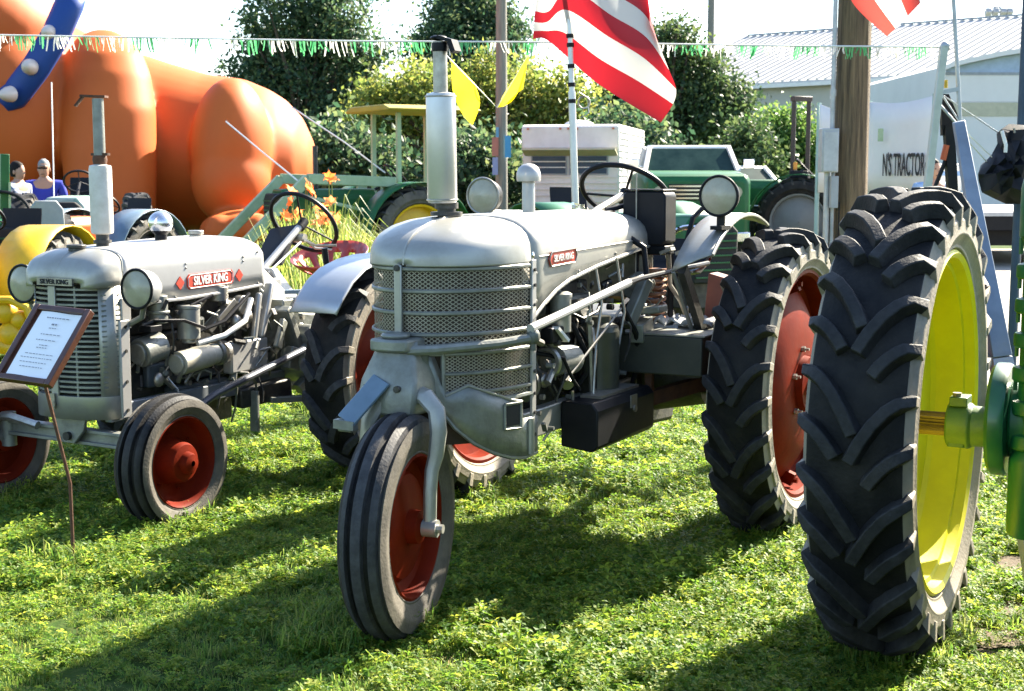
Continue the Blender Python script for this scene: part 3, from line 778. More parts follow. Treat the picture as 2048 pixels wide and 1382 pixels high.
def ct_engine():
    b = MB()
    b.box((.48, -.11, .62), (1.30, .11, 1.02)); b.box((.52, -.09, 1.02), (1.26, .10, 1.12))
    for x in (.56, .74, .92, 1.10): b.box((x, .10, .86), (x + .11, .15, 1.0))
    en = b.build('engine_block', GREASY, CT, bevel=.012)
    b = MB()
    for i, x in enumerate((.60, .80, 1.0, 1.18)):
        b.cyl((x, .02, 1.12), (x, .02, 1.16), .012, n=8)
    b.tube([(.62, .14, 1.04), (.8, .17, 1.05), (1.05, .17, 1.05), (1.15, .14, 1.03)], .032, 10); b.build('manifold', CAST, en)
    b = MB(); b.cyl((1.112, .262, .965), (1.112, .262, 1.095), .040, n=18); b.lathe([(.044, 0), (.044, .012), (.03, .02), (.01, .022)], 18, (1.112, .262, 1.095), (0, 0, 1)); b.tube([(1.112, .262, 1.11), (1.14, .24, 1.14), (1.2, .18, 1.13)], .008, 6); b.build('oil_filter', SILVER_OLD, CT)
    b = MB(); b.cyl((1.14, .245, .855), (.985, .245, .845), .058, n=20); b.cyl((1.15, .245, .855), (1.165, .245, .855), .03, n=12); b.cyl((.985, .245, .845), (.955, .245, .845), .045, n=16); g_ = b.build('generator', SILVER_OLD, CT)
    b = MB(); b.ring((1.19, .245, .855), (1, 0, 0), .05, .012, 20, 6); b.cyl((1.165, .245, .855), (1.2, .245, .855), .012, n=8); b.cyl((1.25, .18, .78), (1.27, .18, .78), .07, n=18); b.build('pulley', STEEL, g_)
    b = MB(); b.box((1.12, .20, .93), (1.24, .29, .99)); b.build('regulator_box', BLACK, CT, bevel=.006)
    b = MB(); b.bar((1.215, .292, .99), (1.14, .30, .935), .03, .012); b.build('regulator_plate', WHITE, CT)
    b = MB(); b.cyl((.73, .245, .62), (.73, .245, .93), .085, n=22); b.lathe([(.085, 0), (.08, .02), (.05, .035), (.05, .06), (.01, .06)], 22, (.73, .245, .93), (0, 0, 1)); b.build('air_cleaner', mat('dark_green_grey_tank', (.045, .05, .042), .35, .3, (.07, .07, .055), 8), CT)
    b = MB()
    b.tube([(1.04, .17, 1.02), (.98, .25, .98), (.94, .28, .88), (.90, .27, .78), (.93, .22, .70)], .012, 7)
    b.tube([(.90, .24, .96), (.86, .29, .85), (.84, .28, .72), (.86, .24, .64)], .010, 7)
    b.tube([(.60, .29, 1.02), (.52, .32, .90), (.46, .31, .80), (.45, .27, .66)], .012, 7)
    b.tube([(1.2, .1, 1.1), (1.1, .23, 1.06), (.95, .28, 1.0), (.84, .29, 1.02), (.7, .27, 1.12)], .006, 6)
    b.tube([(1.25, .2, .9), (1.16, .30, .87), (1.1, .31, .78), (1.0, .29, .73)], .008, 6)
    b.build('hoses', BLACK, CT)
    b = MB()
    b.tube([(.82, .27, 1.20), (.80, .29, 1.05), (.86, .295, .90), (.90, .30, .66)], .006, 6)
    b.tube([(.66, .29, 1.22), (.62, .31, 1.0), (.68, .31, .86)], .006, 6)
    b.tube([(1.12, .29, .78), (.70, .33, 1.02)], .005, 6)
    b.tube([(.88, .27, 1.03), (.86, .28, .7)], .013, 8)
    b.build('control_rods', STEEL, CT)
    b = MB(); b.ell((1.20, .24, .79), (.03, .02, .03), 12, 8); b.cyl((1.06, .25, .79), (1.10, .29, .76), .022, n=12); b.ell((1.16, .25, .93), (.03, .03, .03), 10, 7); b.cyl((.92, .2, 1.03), (.92, .27, 1.04), .035, n=14); b.build('carburettor', STEEL, CT)
    b = MB(); b.box((.5, -.20, .60), (1.36, -.15, .69)); b.box((.30, .185, .58), (1.362, .235, .685)); b.build('frame_rail', SILVER, CT, bevel=.006)
    b = MB(); b.loft([[(x, y, z) for y, z in ((.24, .515), (.37, .50), (.395, .52), (.395, .66), (.37, .69), (.24, .69))] for x in (.50, 1.06)]); tb = b.build('tool_box', BLACK, CT, bevel=.006)
    b = MB(); b.bar((.75, .397, .655), (.69, .397, .655), .006, .05); b.cyl((.72, .40, .625), (.72, .408, .625), .014, n=10); b.box((.58, .27, .691), (.95, .36, .702)); b.build('box_latch', STEEL, tb)
    # black box on posts beside the cowl
    b = MB(); b.loft([[(x, y, z) for y, z in ((.135, 1.265), (.15, 1.25), (.315, 1.25), (.333, 1.265), (.333, 1.465), (.317, 1.482), (.152, 1.482), (.135, 1.465))] for x in (.12, .25)]); bb = b.build('black_box', BLACK, CT, bevel=.008)
    b = MB(); b.box((.10, .14, 1.484), (.255, .325, 1.490)); b.build('box_lid', BLACK, bb, bevel=.003)
    b = MB(); b.box((.13, .17, 1.21), (.24, .33, 1.25)); b.build('box_base', BLACK, bb, bevel=.006)
    b = MB(); b.cyl((.25, .205, .84), (.25, .205, 1.25), .010, n=8); b.cyl((.12, .31, .84), (.12, .31, 1.25), .014, n=8); b.build('box_post', BLACK, CT)
    b = MB(); b.cyl((.262, .205, .86), (.262, .205, 1.56), .003, n=5); b.build('lit_edge_rod', STEEL, CT)  # thin pale rod stands in for the sunlit edge of a rod
    b = MB()
    pts = []
    for i in range(8 * 12 + 1):
        q = 2 * math.pi * i / 12; pts.append((.20 + .038 * math.cos(q), .275 + .038 * math.sin(q), .905 + .215 * i / 96))
    b.tube(pts, .0085, 6); b.cyl((.20, .275, .86), (.20, .275, .9), .05, n=14); b.cyl((.20, .275, 1.12), (.20, .275, 1.15), .045, n=14); b.build('seat_spring', mat('rusty_spring', (.34, .17, .10), .6, .4, (.2, .09, .05), 20), CT)
    # steering column, wheel, pedals, seat
    b = MB(); b.tube([(.55, 0, 1.30), (.2, 0, 1.40), (-.05, 0, 1.455)], .018, 10); b.build('steering_column', STEEL, CT)
    S = thing('steering_wheel', None, None, (-.09, 0, 1.468)); S.parent = CT
    ax = Vector((-.62, 0, .78)).normalized()
    b = MB(); b.ring((0, 0, 0), ax, .205, .0125, 40, 8); b.build('rim', BLACK, S)
    b = MB(); _, u, v = frame(ax)
    for k in range(3):
        q = 2 * math.pi * k / 3 + .5; b.tube([ax * -.02, (u * math.cos(q) + v * math.sin(q)) * .2], .006, 6)
    b.cyl(ax * -.05, ax * .012, .026, n=14); b.build('spokes', BLACK, S)
    b = MB()
    b.loft([[(x + .0, y, z) for y, z in ((-.2, 0 + dz), (-.1, -.02 + dz), (.1, -.02 + dz), (.2, 0 + dz), (.2, .02 + dz), (.1, .0 + dz), (-.1, .0 + dz), (-.2, .02 + dz))] for x, dz in ((-.72, 1.24), (-.68, 1.13), (-.55, 1.08), (-.38, 1.10))]); b.build('seat', BLACK, CT, bevel=.005)
    b = MB(); b.bar((-.5, 0, 1.07), (-.1, 0, .95), .05, .02); b.build('seat_support', GREASY, CT)
    b = MB(); b.loft([[(.17, s * .245 * t, 1.0 + .02), (.17, s * .245 * t, 1.36)] for t in (1, .5, 0) for s in (1,)], closed=False, caps=False); b.loft([[(.17, -.245 * t, 1.02), (.17, -.245 * t, 1.36)] for t in (0, .5, 1)], closed=False, caps=False); b.build('dash_panel', SILVER_OLD, CT, solid=.006)
    b = MB(); b.tube([(.46, .20, 1.33), (.40, .30, 1.25), (.41, .32, 1.12), (.46, .30, 1.05), (.50, .26, 1.0)], .013, 8); b.build('black_hose', BLACK, CT)
    b = MB(); b.tube([(.30, .08, 1.40), (.22, .14, 1.42), (.1, .16, 1.40), (-.1, .16, 1.25)], .012, 7); b.cyl((.28, .10, 1.38), (.34, .10, 1.38), .02, n=10); b.build('throttle_lever', BLACK, CT)
    for y in (.33, .40):
        b = MB(); b.tube([(-.05, y, .90), (.05, y, 1.0), (.18, y, 1.08), (.25, y + .02, 1.22)], .011, 7); b.bar((.25, y - .01, 1.22), (.25, y + .04, 1.24), .05, .014); b.build('pedal', STEEL, CT)
    b = MB(); b.bar((.42, .26, .98), (.42, .40, 1.0), .10, .03); b.bar((.55, .29, .93), (.44, .33, 1.12), .05, .05); b.cyl((.45, .27, 1.08), (.35, .27, 1.1), .05, n=14); b.bar((.36, .30, .92), (.52, .32, .90), .06, .08); b.build('steering_box', SILVER_OLD, CT, bevel=.006)
    b = MB(); b.loft([[(-.05, y, z) for y, z in ((.40, .90), (.56, .90), (.50, 1.10), (.42, 1.12))], [(-.16, y, z) for y, z in ((.40, .90), (.56, .90), (.50, 1.10), (.42, 1.12))]]); b.build('brake_cover', mat('dull_red_paint', (.22, .07, .05), .6, 0, (.15, .05, .04), 9), CT, bevel=.006)
    b = MB(); b.tube([(.10, .26, .92), (.0, .32, 1.2), (-.06, .34, 1.36), (-.12, .36, 1.40)], .012, 7); b.build('gear_lever', BLACK, CT)
    b = MB(); b.ring((-.12, .30, 1.22), (.8, .3, .2), .10, .012, 24, 6); b.build('chrome_ring', CHROME, CT)
ct_engine()
def ct_stack():
    x, y = 1.455, -.03
    M = thing('exhaust', None, None, (x, y, 0)); M.parent = CT
    tilt = Vector((.02, 0, 1)).normalized()
    b = MB(); b.cyl((0, 0, 1.36), (0, 0, 1.46), .033, n=18); b.cyl((0, 0, 1.405), (0, 0, 1.418), .058, n=18); b.cyl((0, 0, 1.43), (0, 0, 1.452), .043, n=14); b.build('exhaust_elbow', GREASY, M)
    b = MB(); b.lathe([(.03, 1.448), (.050, 1.452), (.054, 1.46), (.0535, 1.825), (.050, 1.838), (.030, 1.842)], 32, (0, 0, 0), tilt)
    mf = b.build('muffler', mat('aluminised_steel', (.52, .51, .49), .38, .6, (.42, .41, .38), 4, rvar=.08, bump=.04), M)
    b = MB(); b.ring(tilt * 1.828, tilt, .0535, .0035, 32, 6); b.ring(tilt * 1.462, tilt, .0545, .0035, 32, 6); b.build('muffler_seam', STEEL, mf)
    b = MB(); b.lathe([(.026, 1.84), (.025, 2.02), (.021, 2.02), (.021, 1.96)], 20, (0, 0, 0), tilt, caps=False); b.build('stack_pipe', STEEL, M)
    b = MB(); b.lathe([(.029, 1.985), (.030, 2.0), (.029, 2.015)], 18, (0, 0, 0), tilt); t2 = tilt * 2.02
    b.bar(t2 + Vector((.0, .0, .014)), t2 + Vector((-.005, .055, -.002)), .055, .012, Vector((0, 0, 1))); b.bar(t2 + Vector((0, .05, 0)), t2 + Vector((0, .066, -.04)), .045, .02, Vector((0, 1, 0))); b.ell(t2 + Vector((0, -.005, .012)), (.03, .032, .010), 14, 6); b.build('rain_cap', BLACK, M)
    b = MB(); b.lathe([(.026, 1.36), (.026, 1.525), (.024, 1.53)], 20, (.868, 0, 0), (0, 0, 1)); st = b.build('intake_pipe', SILVER, CT)
    b = MB(); b.lathe([(.047, 1.525), (.049, 1.54), (.048, 1.558), (.040, 1.578), (.022, 1.592), (.001, 1.596)], 24, (.868, 0, 0), (0, 0, 1)); b.lathe([(.047, 1.525), (.02, 1.528)], 24, (.868, 0, 0), (0, 0, 1), caps=False); b.build('intake_cap', SILVER2, st)
    b = MB(); b.cyl((.35, -.02, 1.395), (.35, -.02, 1.41), .035, n=16); b.cyl((.35, -.02, 1.41), (.35, -.02, 1.425), .02, n=12); b.bar((.35, -.02, 1.42), (.42, -.02, 1.43), .012, .008); b.build('fuel_cap', CHROME, CT)
    # badge on the hood side
    b = MB(); y0 = .2835
    poly = [(-.10, -.026), (.10, -.026), (.115, 0), (.10, .026), (-.10, .026), (-.115, 0)]
    b.prism(poly, (1.145, y0, 1.247), (-1, 0, .03), (0, 0, 1), .006); bd = b.build('badge', RED_BADGE, CT)
    b = MB(); b.tube([Vector((1.145 - px_, y0 + .007, 1.247 + pz_ + .03 * px_)) for px_, pz_ in poly], .003, 5, closed=True); b.build('badge_border', STEEL, bd)
    text_mesh('badge_lettering', 'SILVER KING', .036, CHALK, bd, (1.145, y0 + .0085, 1.247), (-1, 0, .03), (0, 0, 1), .82)
ct_stack()
RAG = mat('grey_rag', (.46, .47, .48), .9, 0, (.32, .33, .35), 12)
def rag():
    o = Vector((.473, 6.43, 0)); R3 = Matrix.Rotation(rz_of(28), 3, 'Z')
    b = MB(); n = 16; m_ = 12; rings = []
    for i in range(n):
        ring = []
        for j in range(m_):
            x = .06 + .20 * j / (m_ - 1) + random.uniform(-.008, .008); y = .27 + .27 * i / (n - 1) + random.uniform(-.008, .008)
            ring.append((x, y, .908 + .035 * abs(math.sin(j * 1.1 + i * .5) * math.sin(i * .8)) + random.uniform(0, .014)))
        rings.append(ring)
    b.loft(rings, closed=False, caps=False)
    b.loft([[(.25 + .02 * math.sin(k), .28 + .03 * j, .915 - .03 * k + .006 * math.sin(j * 2 + k)) for j in range(5)] for k in range(5)], closed=False, caps=False)
    q = b.build('rag', RAG, None, smooth=60, solid=.004)
    q.location = o; q.rotation_euler = (0, 0, rz_of(28))
    tag(q, 'crumpled grey rag lying on the step platform of the tricycle tractor', 'rag')
rag()
# ------------------------------------------------------------------ left tractor: silver four wheeler
LT = thing('row_crop_tractor', 'silver four wheeled tractor with slatted grille, two headlamps and red front wheels', 'tractor', (-1.357, 7.688, 0), rz_of(27))
def lt_hood():
    W = .232
    def ring(x, w, zt, zs, zb, e=.5, n=15):
        pts = [(x, w, zb), (x, w, (zb + zs) / 2)]
        for k in range(n):
            t = math.pi * k / (n - 1); cy, sz = math.cos(t), math.sin(t)
            pts.append((x, w * math.copysign(abs(cy) ** e, cy), zs + (zt - zs) * abs(sz) ** e))
        return pts + [(x, -w, (zb + zs) / 2), (x, -w, zb)]
    b = MB(); rings = []
    for x, zt, zb in ((.29, 1.185, .988), (.31, 1.215, .987), (.36, 1.233, .984), (.45, 1.241, .98), (.6, 1.240, .972), (.9, 1.232, .962), (1.15, 1.222, .962), (1.27, 1.217, .962), (1.30, 1.216, 1.0), (1.33, 1.214, 1.045)):
        rings.append(ring(x, W, zt, 1.12 if x > .02 else 1.12, zb))
    b.loft(rings, closed=False, caps=False)
    h = b.build('hood', SILVER2, LT, smooth=50, solid=.006)
    b = MB(); rings = []
    for k in range(13):
        q = k / 12 * math.pi / 2; c = max(math.cos(q), .02)
        x = 1.335 + .165 * math.sin(q)
        rings.append(ring(x, W * (.62 + .38 * c ** .6) if k < 12 else W * .62, 1.065 + .149 * c ** .7, 1.065 + .055 * c ** .7, 1.05, .55))
    b.loft(rings, closed=False, caps=False)
    nose = b.build('nose_cowl', SILVER, LT, smooth=60, solid=.006)
    b = MB(); b.tube([(1.332, y, z) for _, y, z in ring(0, W + .001, 1.2155, 1.12, 1.05)[2:-2]], .004, 5); b.tube([(1.335 + .165 * math.sin(q), 0, 1.067 + .149 * max(math.cos(q), .001) ** .7) for q in [k / 14 * math.pi / 2 for k in range(15)]], .003, 5); b.build('hood_joint', SILVER, nose)
    # badges
    b = MB(); b.prism([(-.105, -.016), (.105, -.016), (.105, .016), (-.105, .016)], (1.503, 0, 1.076), (0, 1, 0), (0, 0, 1), .012); pl = b.build('name_plate', STEEL, LT)
    text_mesh('plate_lettering', 'SILVER KING', .030, INK, pl, (1.5165, 0, 1.076), (0, 1, 0), (0, 0, 1), 1.0, bold=.0006)
    def sd(x, z): return (x, W + .0035, z)
    poly = [(-.175, -.022), (-.16, -.036), (.16, -.036), (.175, -.022), (.175, .022), (.16, .036), (-.16, .036), (-.175, .022)]
    b = MB(); b.prism(poly, sd(.722, 1.045), (-1, 0, .02), (0, 0, 1), .005)
    for s in (1, -1): b.prism([(.225 * s - .03, 0), (.225 * s, -.032), (.225 * s + .03, 0), (.225 * s, .032)], sd(.722, 1.045 ), (-1, 0, .02), (0, 0, 1), .004)
    bd = b.build('side_badge', RED_BADGE, LT)
    text_mesh('badge_lettering', 'SILVER KING', .058, CHALK, bd, (.722, W + .0095, 1.045), (-1, 0, .02), (0, 0, 1), .80, bold=.0012)
    b = MB(); b.tube([(.722 - x * .95, W + .009, 1.045 + z * .86 + .02 * x) for x, z in poly], .002, 4, closed=True); b.build('badge_border', CHALK, bd)
    b = MB()
    for x, z in ((.9, 1.13), (.9, 1.11), (.46, 1.14), (.46, 1.12), (.98, .975), (.34, 1.0), (.34, 1.16)): b.ell((x, W + .004, z), (.006, .004, .006), 8, 5)
    b.build('rivets', STEEL, h)
    b = MB(); b.tube([(1.27, W + .003, .964), (.9, W + .003, .964), (.6, W + .003, .973), (.31, W + .003, .988)], .008, 6); b.build('hood_edge', SILVER2, h)
    # on the hood
    b = MB(); b.ell((.82, .02, 1.318), (.060, .060, .058), 24, 14); bl = b.build('chrome_ball', mat('satin_chrome', (.62, .63, .66), .22, .9, (.58, .59, .62), 5), LT)
    b = MB(); b.lathe([(.03, 0), (.03, .03), (.045, .045), (.05, .06)], 18, (.82, .02, 1.232), (0, 0, 1)); b.build('ball_base', BLACK, bl)
    b = MB(); b.cyl((.535, 0, 1.238), (.535, 0, 1.252), .032, n=18); b.cyl((.535, 0, 1.252), (.535, 0, 1.272), .04, n=18); b.build('fuel_cap', STEEL, LT, bevel=.003)
    b = MB(); b.cyl((1.37, 0, 1.205), (1.37, 0, 1.222), .036, n=18); b.cyl((1.37, 0, 1.222), (1.37, 0, 1.236), .044, n=18); b.build('radiator_cap', GREASY, LT, bevel=.003)
    # grille: shell, slats, uprights
    def gp(q, z, off=0): return Vector((1.335 + (.155 + off) * math.cos(q) ** .8 if math.cos(q) > 0 else 1.335, (W + off) * math.sin(q), z))
    Q = [math.radians(-90 + 180 * i / 24) for i in range(25)]
    b = MB(); b.loft([[gp(q, z, -.035) for q in Q] for z in (.52, 1.06)], closed=False, caps=False); b.build('radiator_core', DARK, LT, smooth=60)
    sl = MB(); sl.loft([[gp(q, 0, o) + Vector((0, 0, z)) for o, z in ((.004, -.0045), (.004, .0045), (-.014, .006), (-.014, 0))] for q in Q]); sm = sl.mesh('slat', SILVER_OLD)
    for i in range(21):
        o = bpy.data.objects.new('grille_slat', sm); COL.objects.link(o); o.parent = LT; o.location = (0, 0, .578 + i * .0232)
    b = MB(); b.bar((1.496, -.035, .555), (1.496, -.035, 1.055), .042, .010, Vector((1, 0, 0))); b.build('grille_strip', SILVER, LT, bevel=.002)
    b = MB(); b.bar((1.478, .085, .555), (1.478, .085, 1.055), .010, .008, Vector((1, 0, 0))); b.build('grille_rod', SILVER_OLD, LT)
    for s in (1, -1):
        b = MB(); b.loft([[gp(math.radians(s * a), z, .006) for a in (52, 60, 74, 90)] for z in (.55, 1.055)], closed=False, caps=False); gs = b.build('grille_corner', SILVER, LT, smooth=60, solid=.005)
        b = MB()
        for i in range(19): b.bar(gp(math.radians(s * 56), .60 + i * .0232, .010), gp(math.radians(s * 84), .60 + i * .0232, .010), .006, .007, Vector((0, 0, 1)))
        b.build('louvers', SILVER_OLD, gs)
        b = MB(); b.box((1.315, s * (W + .012) - .012, .455), (1.375, s * (W + .012) + .006, .90)); b.box((1.30, s * (W + .012) - .012, .86), (1.36, s * (W + .012) + .004, 1.0)); bo = b.build('side_board', SILVER2, LT, bevel=.004)
        b = MB()
        for z in (.49, .62, .76, .87): b.cyl((1.345, s * (W + .016), z), (1.345, s * (W + .024), z), .008, n=7)
        b.build('board_bolts', GREASY, bo)
    b = MB(); b.loft([[gp(q, z, .008) for q in Q] for z in (.455, .556)], closed=False, caps=False); b.loft([[gp(q, .556, .008) for q in Q], [gp(q, .560, -.03) for q in Q]], closed=False, caps=False); b.build('lower_panel', SILVER, LT, smooth=60, solid=.008)
    b = MB(); b.cyl((1.508, -.04, .52), (1.516, -.04, .52), .017, n=12); b.bar((1.51, -.04, .50), (1.51, -.04, .57), .025, .006, Vector((1, 0, 0))); b.build('crank_cover', STEEL, LT)
    b = MB(); b.prism([(-.10, .45), (.10, .45), (.09, .40), (.03, .335), (-.03, .335), (-.09, .40)], (1.44, 0, 0), (0, 1, 0), (0, 0, 1), .02); b.build('axle_bracket', SILVER_OLD, LT, bevel=.004)
    b = MB(); b.cyl((1.455, 0, .37), (1.48, 0, .37), .02, n=12); b.build('pivot_bolt', GREASY, LT)
    # lamps
    for s in (1, -1):
        b = MB(); b.lathe([(.001, -.13), (.045, -.115), (.075, -.075), (.088, -.02), (.089, 0), (.083, .004)], 28, (0, 0, 0), (1, 0, 0), caps=False); sh = b.build('headlamp', SILVER2, LT, loc=(1.365, .345 * s, 1.046))
        b = MB(); b.lathe([(.083, .002), (.065, .014), (.035, .022), (.001, .025)], 28, (0, 0, 0), (1, 0, 0), caps=False); b.build('lens', GLASS_LENS, sh)
        b = MB(); b.ring((.003, 0, 0), (1, 0, 0), .087, .0065, 32, 8); b.build('lamp_rim', BLACK, sh)
        b = MB(); b.tube([(-.04, 0, -.08), (-.05, -.02 * s, -.13), (-.06, -.11 * s, -.17)], .014, 7); b.build('lamp_arm', SILVER_OLD, sh)
    # exhaust
    b = MB(); b.cyl((1.19, -.01, 1.20), (1.19, -.01, 1.285), .03, n=14); b.cyl((1.19, -.01, 1.235), (1.19, -.01, 1.25), .042, n=12); ex = b.build('exhaust_base', GREASY, LT)
    b = MB(); b.lathe([(.03, 0), (.049, .006), (.052, .02), (.052, .30), (.049, .318), (.024, .324)], 24, (1.19, -.01, 1.275), (0, 0, 1)); b.build('muffler', WHITE if False else mat('chalky_silver', (.60, .58, .54), .6, .2, (.45, .42, .36), 10, bump=.1), LT)
    b = MB(); b.lathe([(.030, 1.60), (.034, 1.62), (.030, 1.64)], 16, (1.19, -.01, 0), (0, 0, 1)); b.bar((1.19, -.055, 1.645), (1.19, .045, 1.645), .02, .012); b.build('pipe_clamp', RUST, LT)
    b = MB(); b.lathe([(.027, 1.595), (.026, 1.90), (.022, 1.90), (.022, 1.84)], 18, (1.19, -.01, 0), (0, 0, 1), caps=False); pp = b.build('stack_pipe', SILVER_OLD, LT)
    b = MB(); b.bar((1.165, .02, 1.908), (1.215, -.085, 1.912), .058, .010, Vector((0, 0, 1))); b.bar((1.21, -.078, 1.912), (1.23, -.11, 1.865), .045, .008, Vector((0, 0, 1))); b.build('rain_cap', RUST, pp)
lt_hood()
def lt_chassis():
    b = MB()
    b.box((.12, -.12, .50), (1.25, .12, .80)); b.box((.16, -.10, .80), (1.15, .10, .96))
    en = b.build('engine_block', GREASY, LT, bevel=.012)
    b = MB(); b.box((.35, .12, .55), (1.10, .16, .66)); b.box((.55, .12, .5), (.95, .20, .54)); b.build('side_cover', mat('blue_grey_casting', (.10, .12, .14), .5, .3, (.06, .07, .075), 10, bump=.1), LT, bevel=.01)
    # round canisters and generator on the left side
    b = MB(); b.cyl((1.065, .20, .86), (1.065, .20, .99), .046, n=20); b.cyl((1.065, .20, .905), (1.065, .20, .918), .055, n=20); b.build('water_pump_can', SILVER_OLD, LT, bevel=.003)
    b = MB(); b.cyl((.89, .235, .77), (.89, .235, .915), .054, n=22); b.cyl((.89, .235, .915), (.89, .235, .932), .058, n=22); b.cyl((.89, .235, .75), (.89, .235, .77), .035, n=14); b.build('oil_filter', SILVER, LT, bevel=.003)
    b = MB(); b.cyl((1.20, .20, .73), (1.07, .21, .755), .068, n=22); b.cyl((1.22, .20, .728), (1.20, .20, .73), .05, n=18); b.build('fan_hub_housing', SILVER_OLD, LT, bevel=.004)
    b = MB(); b.box((1.12, .20, .83), (1.2, .27, .86)); b.build('coil_bracket', BLACK, LT, bevel=.003)
    b = MB(); b.cyl((1.02, .27, .665), (.80, .27, .68), .058, n=22); b.cyl((1.035, .27, .664), (1.02, .27, .665), .045, n=18); b.cyl((.80, .27, .68), (.745, .27, .684), .052, n=18); g_ = b.build('generator', mat('cream_casting', (.42, .40, .33), .5, .3, (.28, .26, .20), 9, bump=.1), LT, bevel=.004)
    b = MB(); b.ring((.73, .27, .685), (1, 0, -.05), .05, .014, 20, 6); b.ell((1.12, .24, .60), (.03, .02, .035), 14, 8); b.cyl((.70, .26, .68), (.66, .25, .68), .06, n=16); b.build('generator_band', STEEL, g_)
    b = MB(); b.tube([(.86, .26, .745), (.70, .30, .77), (.55, .31, .83), (.46, .28, .93)], .014, 8); b.build('pale_hose', CHALK, LT)
    b = MB(); b.tube([(.86, .26, .80), (.70, .30, .84), (.50, .30, .96)], .010, 8); b.tube([(.9, .26, .93), (.75, .27, .97)], .008, 6); b.tube([(1.15, .25, .88), (1.0, .3, .87), (.85, .30, .82)], .008, 6); b.build('cables', BLACK, LT)
    b = MB(); b.bar((.74, .22, .79), (.56, .24, .93), .05, .03); b.cyl((.50, .22, .9), (.50, .27, .9), .05, n=16); b.cyl((.50, .25, .84), (.46, .25, .84), .04, n=14); b.cyl((.62, .2, .93), (.62, .2, 1.0), .05, n=16); b.ell((.56, .26, .82), (.03, .03, .04), 10, 7); b.build('carburettor', STEEL, LT, bevel=.003)
    b = MB(); b.box((.30, .20, .56), (.60, .26, .72)); b.bar((.34, .24, .72), (.22, .22, .99), .05, .03); b.bar((.42, .24, .6), (.34, .24, .95), .03, .03); b.build('clutch_housing', SILVER2, LT, bevel=.01)
    b = MB(); b.loft([[(x, s * w, z) for s, z in ((-1, zl), (1, zl), (1, zh), (-1, zh))] for x, w, zl, zh in ((-.25, .20, .40, .80), (-.1, .20, .38, .82), (.1, .17, .42, .88), (.20, .14, .5, .98))]); b.build('transmission', CAST, LT, bevel=.02)
    b = MB(); b.box((-.05, .12, .82), (.16, .26, .90)); b.bar((.05, .25, .62), (.18, .26, .86), .10, .05); b.bar((-.02, .30, .55), (.16, .28, .60), .05, .12); b.cyl((.0, .24, .70), (.0, .34, .70), .06, n=16); b.bar((.2, .29, .80), (.28, .30, .66), .03, .05); b.build('gear_case', SILVER_OLD, LT, bevel=.008)
    b = MB(); b.box((.27, -.20, .80), (.285, .20, 1.17)); b.build('firewall', SILVER_OLD, LT)
    b = MB(); b.loft([[(.26, y, 1.12) for y in (-.10, .10)] + [(.20, y, 1.12) for y in (.10, -.10)], [(.10, y, .86) for y in (-.13, .15)] + [(-.12, y, .86) for y in (.15, -.13)]]); b.build('rear_cowl', SILVER2, LT, bevel=.01)
    b = MB(); b.box((-.02, .02, .88), (.14, .12, 1.0)); b.loft([[(-.05, y, .88) for y in (-.1, .12)] + [(-.18, y, .88) for y in (.12, -.1)], [(.0, y, 1.05) for y in (-.07, .07)] + [(-.05, y, 1.05) for y in (.07, -.07)]]); b.build('steering_pedestal', SILVER2, LT, bevel=.008)
    for s in (1, -1):
        b = MB(); b.box((.10, s * .20 - .02, .44), (1.42, s * .20 + .02, .52)); b.build('frame_rail', mat('blue_grey_frame', (.18, .20, .22), .5, .2, (.11, .12, .13), 8), LT, bevel=.006)
    # tie rod and drag link
    b = MB(); b.tube([(1.10, .36, .42), (.85, .35, .50), (.10, .34, .635)], [.018, .019, .019], 10); b.build('drag_link', mat('dark_blue_steel_rod', (.09, .10, .12), .4, .4, (.05, .05, .06), 8), LT)
    b = MB(); b.tube([(1.14, .36, .41), (1.02, .36, .44)], .022, 10); b.build('drag_link_end', SILVER2, LT)
    # front axle
    b = MB()
    for dz in (-.028, .028): b.bar((1.405, -.50, .375 + dz), (1.405, .50, .355 + dz), .055, .016, Vector((0, 0, 1)))
    b.bar((1.405, -.50, .375), (1.405, .50, .355), .016, .05, Vector((0, 0, 1)))
    b.build('front_axle', SILVER_OLD, LT, bevel=.003)
    b = MB(); b.bar((1.33, -.46, .33), (1.33, .44, .33), .03, .03); b.tube([(1.45, -.52, .42), (1.46, -.35, .43), (1.45, -.2, .40)], .02, 8); b.build('tie_rod', STEEL, LT)
    for s in (1, -1):
        Wh = thing('front_wheel', None, None, (1.43 if s > 0 else 1.405, .575 if s > 0 else -.53, .30), math.radians(-1)); Wh.parent = LT
        b = MB(); b.cyl((0, -s * .10, -.02), (0, -s * .10, .14), .035, n=14); b.cyl((0, -s * .10, .03), (0, -s * .02, .0), .04, n=14); b.build('kingpin', SILVER_OLD, Wh)
        rib_tyre(.30, .082, .195).build('tyre', [RUBBER, SIDEWALL_MID, RUBBER], Wh, smooth=40)
        r = MB()
        pr = [(.20, .058), (.208, .066), (.198, .07), (.188, .058), (.182, .03), (.172, .012), (.165, .01), (.15, .0), (.105, -.006), (.098, .005), (.088, .062), (.080, .076), (.05, .082), (.046, .10), (.040, .112), (.012, .118)]
        lathe_y(r, [(a, v * s) for a, v in pr], 44); lathe_y(r, [(.20, -.058 * s), (.208, -.066 * s), (.198, -.07 * s), (.18, -.05 * s), (.16, -.02 * s), (.06, -.03 * s), (.05, -.08 * s), (.01, -.085 * s)], 44)
        bolts(r, .128, .0 * s, 6, .010, s); r.build('rim', RED_RIM, Wh, smooth=40)
